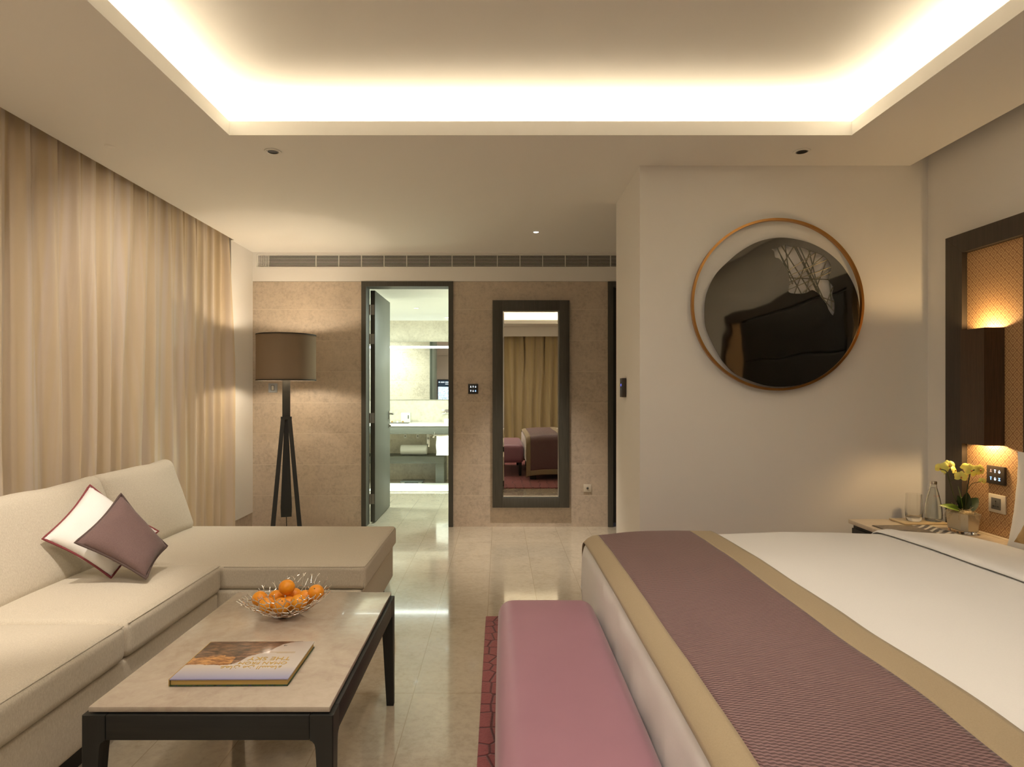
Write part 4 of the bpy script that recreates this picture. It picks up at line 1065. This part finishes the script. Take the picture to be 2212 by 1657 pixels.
for (x, y) in ((-1.39, 8.88), (-1.15, 8.88), (-1.39, 9.12), (-1.15, 9.12)): MB().box(x, x + .045, y - .012, y + .02, .001, .0198, .002).build('foot', CHROME, bsx)
for x, y, lb in ((-1.05, 7.9, 'small lit ceiling spot in the bathroom near the door leaf'), (-.75, 8.9, 'small lit ceiling spot in the bathroom above the counter')):
    t = thing('ceiling_downlight', lb, 'downlight', (x, y, 2.36), 'bathroom ceiling spots')
    MB().lathe([(.026, 2.359), (.028, 2.356), (.036, 2.355), (.038, 2.359)], x, y, 24).build('trim', WHITEP, t)
    MB().lathe([(0, 2.3575), (.0255, 2.3575)], x, y, 20).build('lens', CEILSPOT, t)

# ------------------------------------------------------------------ lights
def light(name, typ, loc, power, col, rot=None, target=None, **kw):
    l = bpy.data.lights.new(name, typ); l.energy = power; l.color = col
    for k, v in kw.items(): setattr(l, k, v)
    o = bpy.data.objects.new(name, l); C.objects.link(o); o.location = loc
    if target is not None: o.rotation_euler = (Vector(target) - Vector(loc)).to_track_quat('-Z', 'Y').to_euler()
    elif rot: o.rotation_euler = rot
    return o
COVE = (1.0, .84, .60); PW = 2.6
zc = 2.708; o_ = .085
cyc, cxc = (TY0 + TY1) / 2, (TX0 + TX1) / 2
LYs, LXs = TY1 - TY0 + .1, TX1 - TX0 + .1
light('cove_strip', 'AREA', (TX0 - o_, cyc, zc), PW * LYs, COVE, target=(TX0 - o_ + .35, cyc, zc + 1), shape='RECTANGLE', size=LYs, size_y=.03)
light('cove_strip', 'AREA', (TX1 + o_, cyc, zc), PW * LYs, COVE, target=(TX1 + o_ - .35, cyc, zc + 1), shape='RECTANGLE', size=LYs, size_y=.03)
light('cove_strip', 'AREA', (cxc, TY1 + o_, zc), PW * LXs, COVE, target=(cxc, TY1 + o_ - .35, zc + 1), shape='RECTANGLE', size=LXs, size_y=.03)
light('cove_strip', 'AREA', (cxc, TY0 - o_, zc), PW * LXs, COVE, target=(cxc, TY0 - o_ + .35, zc + 1), shape='RECTANGLE', size=LXs, size_y=.03)
SP = (1.0, .88, .75)
def spot(x, y, z, target, power, deg, blend=.6, r=.03, col=SP):
    return light('downlight_or_fill_lamp', 'SPOT', (x, y, z), power, col, target=target, spot_size=math.radians(deg), spot_blend=blend, shadow_soft_size=r)
spot(.308, 5.28, CZ - .02, (.308, 5.28, 0), 240, 66, 1.0, .025)
spot(1.693, 3.508, CZ - .02, (1.7, 3.2, .5), 6, 60, .8)
# downlights in the ceiling tray above the sofa and bed
for (x, y, tg, pw, dg, lb) in ((-.9, 1.7, (-1.98, 2.5, .62), 170, 34, 'recessed downlight in the ceiling tray aimed at the sofa'), (1.0, 1.5, (1.3, 1.70, .65), 20, 48, 'recessed downlight in the ceiling tray above the bed'), (.15, 1.3, (.2, 1.6, .45), 20, 40, 'recessed downlight in the ceiling tray above the bench')):
    t = downlight(x, y, lb, True, z=UP)
    spot(x, y, UP - .02, tg, pw, dg, .7)
scx, scy = (sx0 + sx1) / 2, (sy0 + sy1) / 2
light('sconce_light', 'POINT', (scx, scy, 1.605), 6, WARM, shadow_soft_size=.015)
light('sconce_light', 'POINT', (scx, scy, 1.065), 5.5, WARM, shadow_soft_size=.015)
# unseen fill downlights added to lift the ambient light, in two tray rows
for k, (x, y) in enumerate(((-.95, .35), (.0, .35), (-.55, 2.05), (.25, 2.15))):
    downlight(x, y, ('added unseen fill downlight in the near row of the ceiling tray', 'added unseen fill downlight in the middle row of the ceiling tray')[k // 2], True, z=UP)['group'] = ('near row of added fill downlights', 'middle row of added fill downlights')[k // 2]
    spot(x, y, UP - .02, (x, y, 0), (60, 27)[k // 2], 150, 1.0, .06)
downlight(1.15, 1.05, 'added unseen fill downlight in the ceiling tray beyond the bed runner', True, z=UP); spot(1.15, 1.05, UP - .02, (1.2, 1.3, 0), 31, 150, 1.0, .06)  # unseen fill lamp added to brighten the bed side and partition
# beams added to brighten the curtain; the two soffit fixtures are unseen additions
spot(-1.27, 3.508, CZ - .02, (-2.40, 4.10, 1.45), 72, 97, .92, .04)
for x, y, lb in ((-1.80, 1.75, 'added unseen curtain washer in the soffit over the middle of the sofa'), (-1.80, .75, 'added unseen curtain washer in the soffit over the near end of the sofa')):
    downlight(x, y, lb, True); spot(x, y, CZ - .02, (-2.40, y + .65, 1.75), 47, 98, .95, .04)
BC = (.84, 1.0, .90)
light('bathroom_lamp', 'AREA', (-2.25, 7.2, 2.345), 76, BC, rot=(0, 0, 0), shape='SQUARE', size=.4)
light('bathroom_lamp', 'AREA', (.0, 7.1, 2.345), 76, BC, rot=(0, 0, 0), shape='SQUARE', size=.5)

# ------------------------------------------------------------------ camera, view
cam = bpy.data.cameras.new('camera'); co = bpy.data.objects.new('camera', cam); C.objects.link(co)
cam.sensor_fit = 'HORIZONTAL'; cam.sensor_width = 36; cam.lens = 36 * F / 2212
cam.shift_x = 27 / 2212; cam.shift_y = 16.5 / 2212; cam.clip_start = .05
co.location = (0, 0, EYE); co.rotation_euler = (PI / 2, 0, 0)
sc_ = bpy.context.scene; sc_.camera = co
w = bpy.data.worlds.new('world'); sc_.world = w; w.use_nodes = True
w.node_tree.nodes['Background'].inputs[0].default_value = (.02, .02, .025, 1)
sc_.view_settings.view_transform = 'Standard'; sc_.view_settings.look = 'None'; sc_.view_settings.gamma = 1; sc_.view_settings.use_curve_mapping = False
sc_.view_settings.exposure = 0.10
sc_.cycles.max_bounces = 10; sc_.cycles.diffuse_bounces = 6; sc_.cycles.glossy_bounces = 6; sc_.cycles.transmission_bounces = 10
sc_.cycles.caustics_reflective = False; sc_.cycles.caustics_refractive = False
sc_.cycles.use_denoising = True
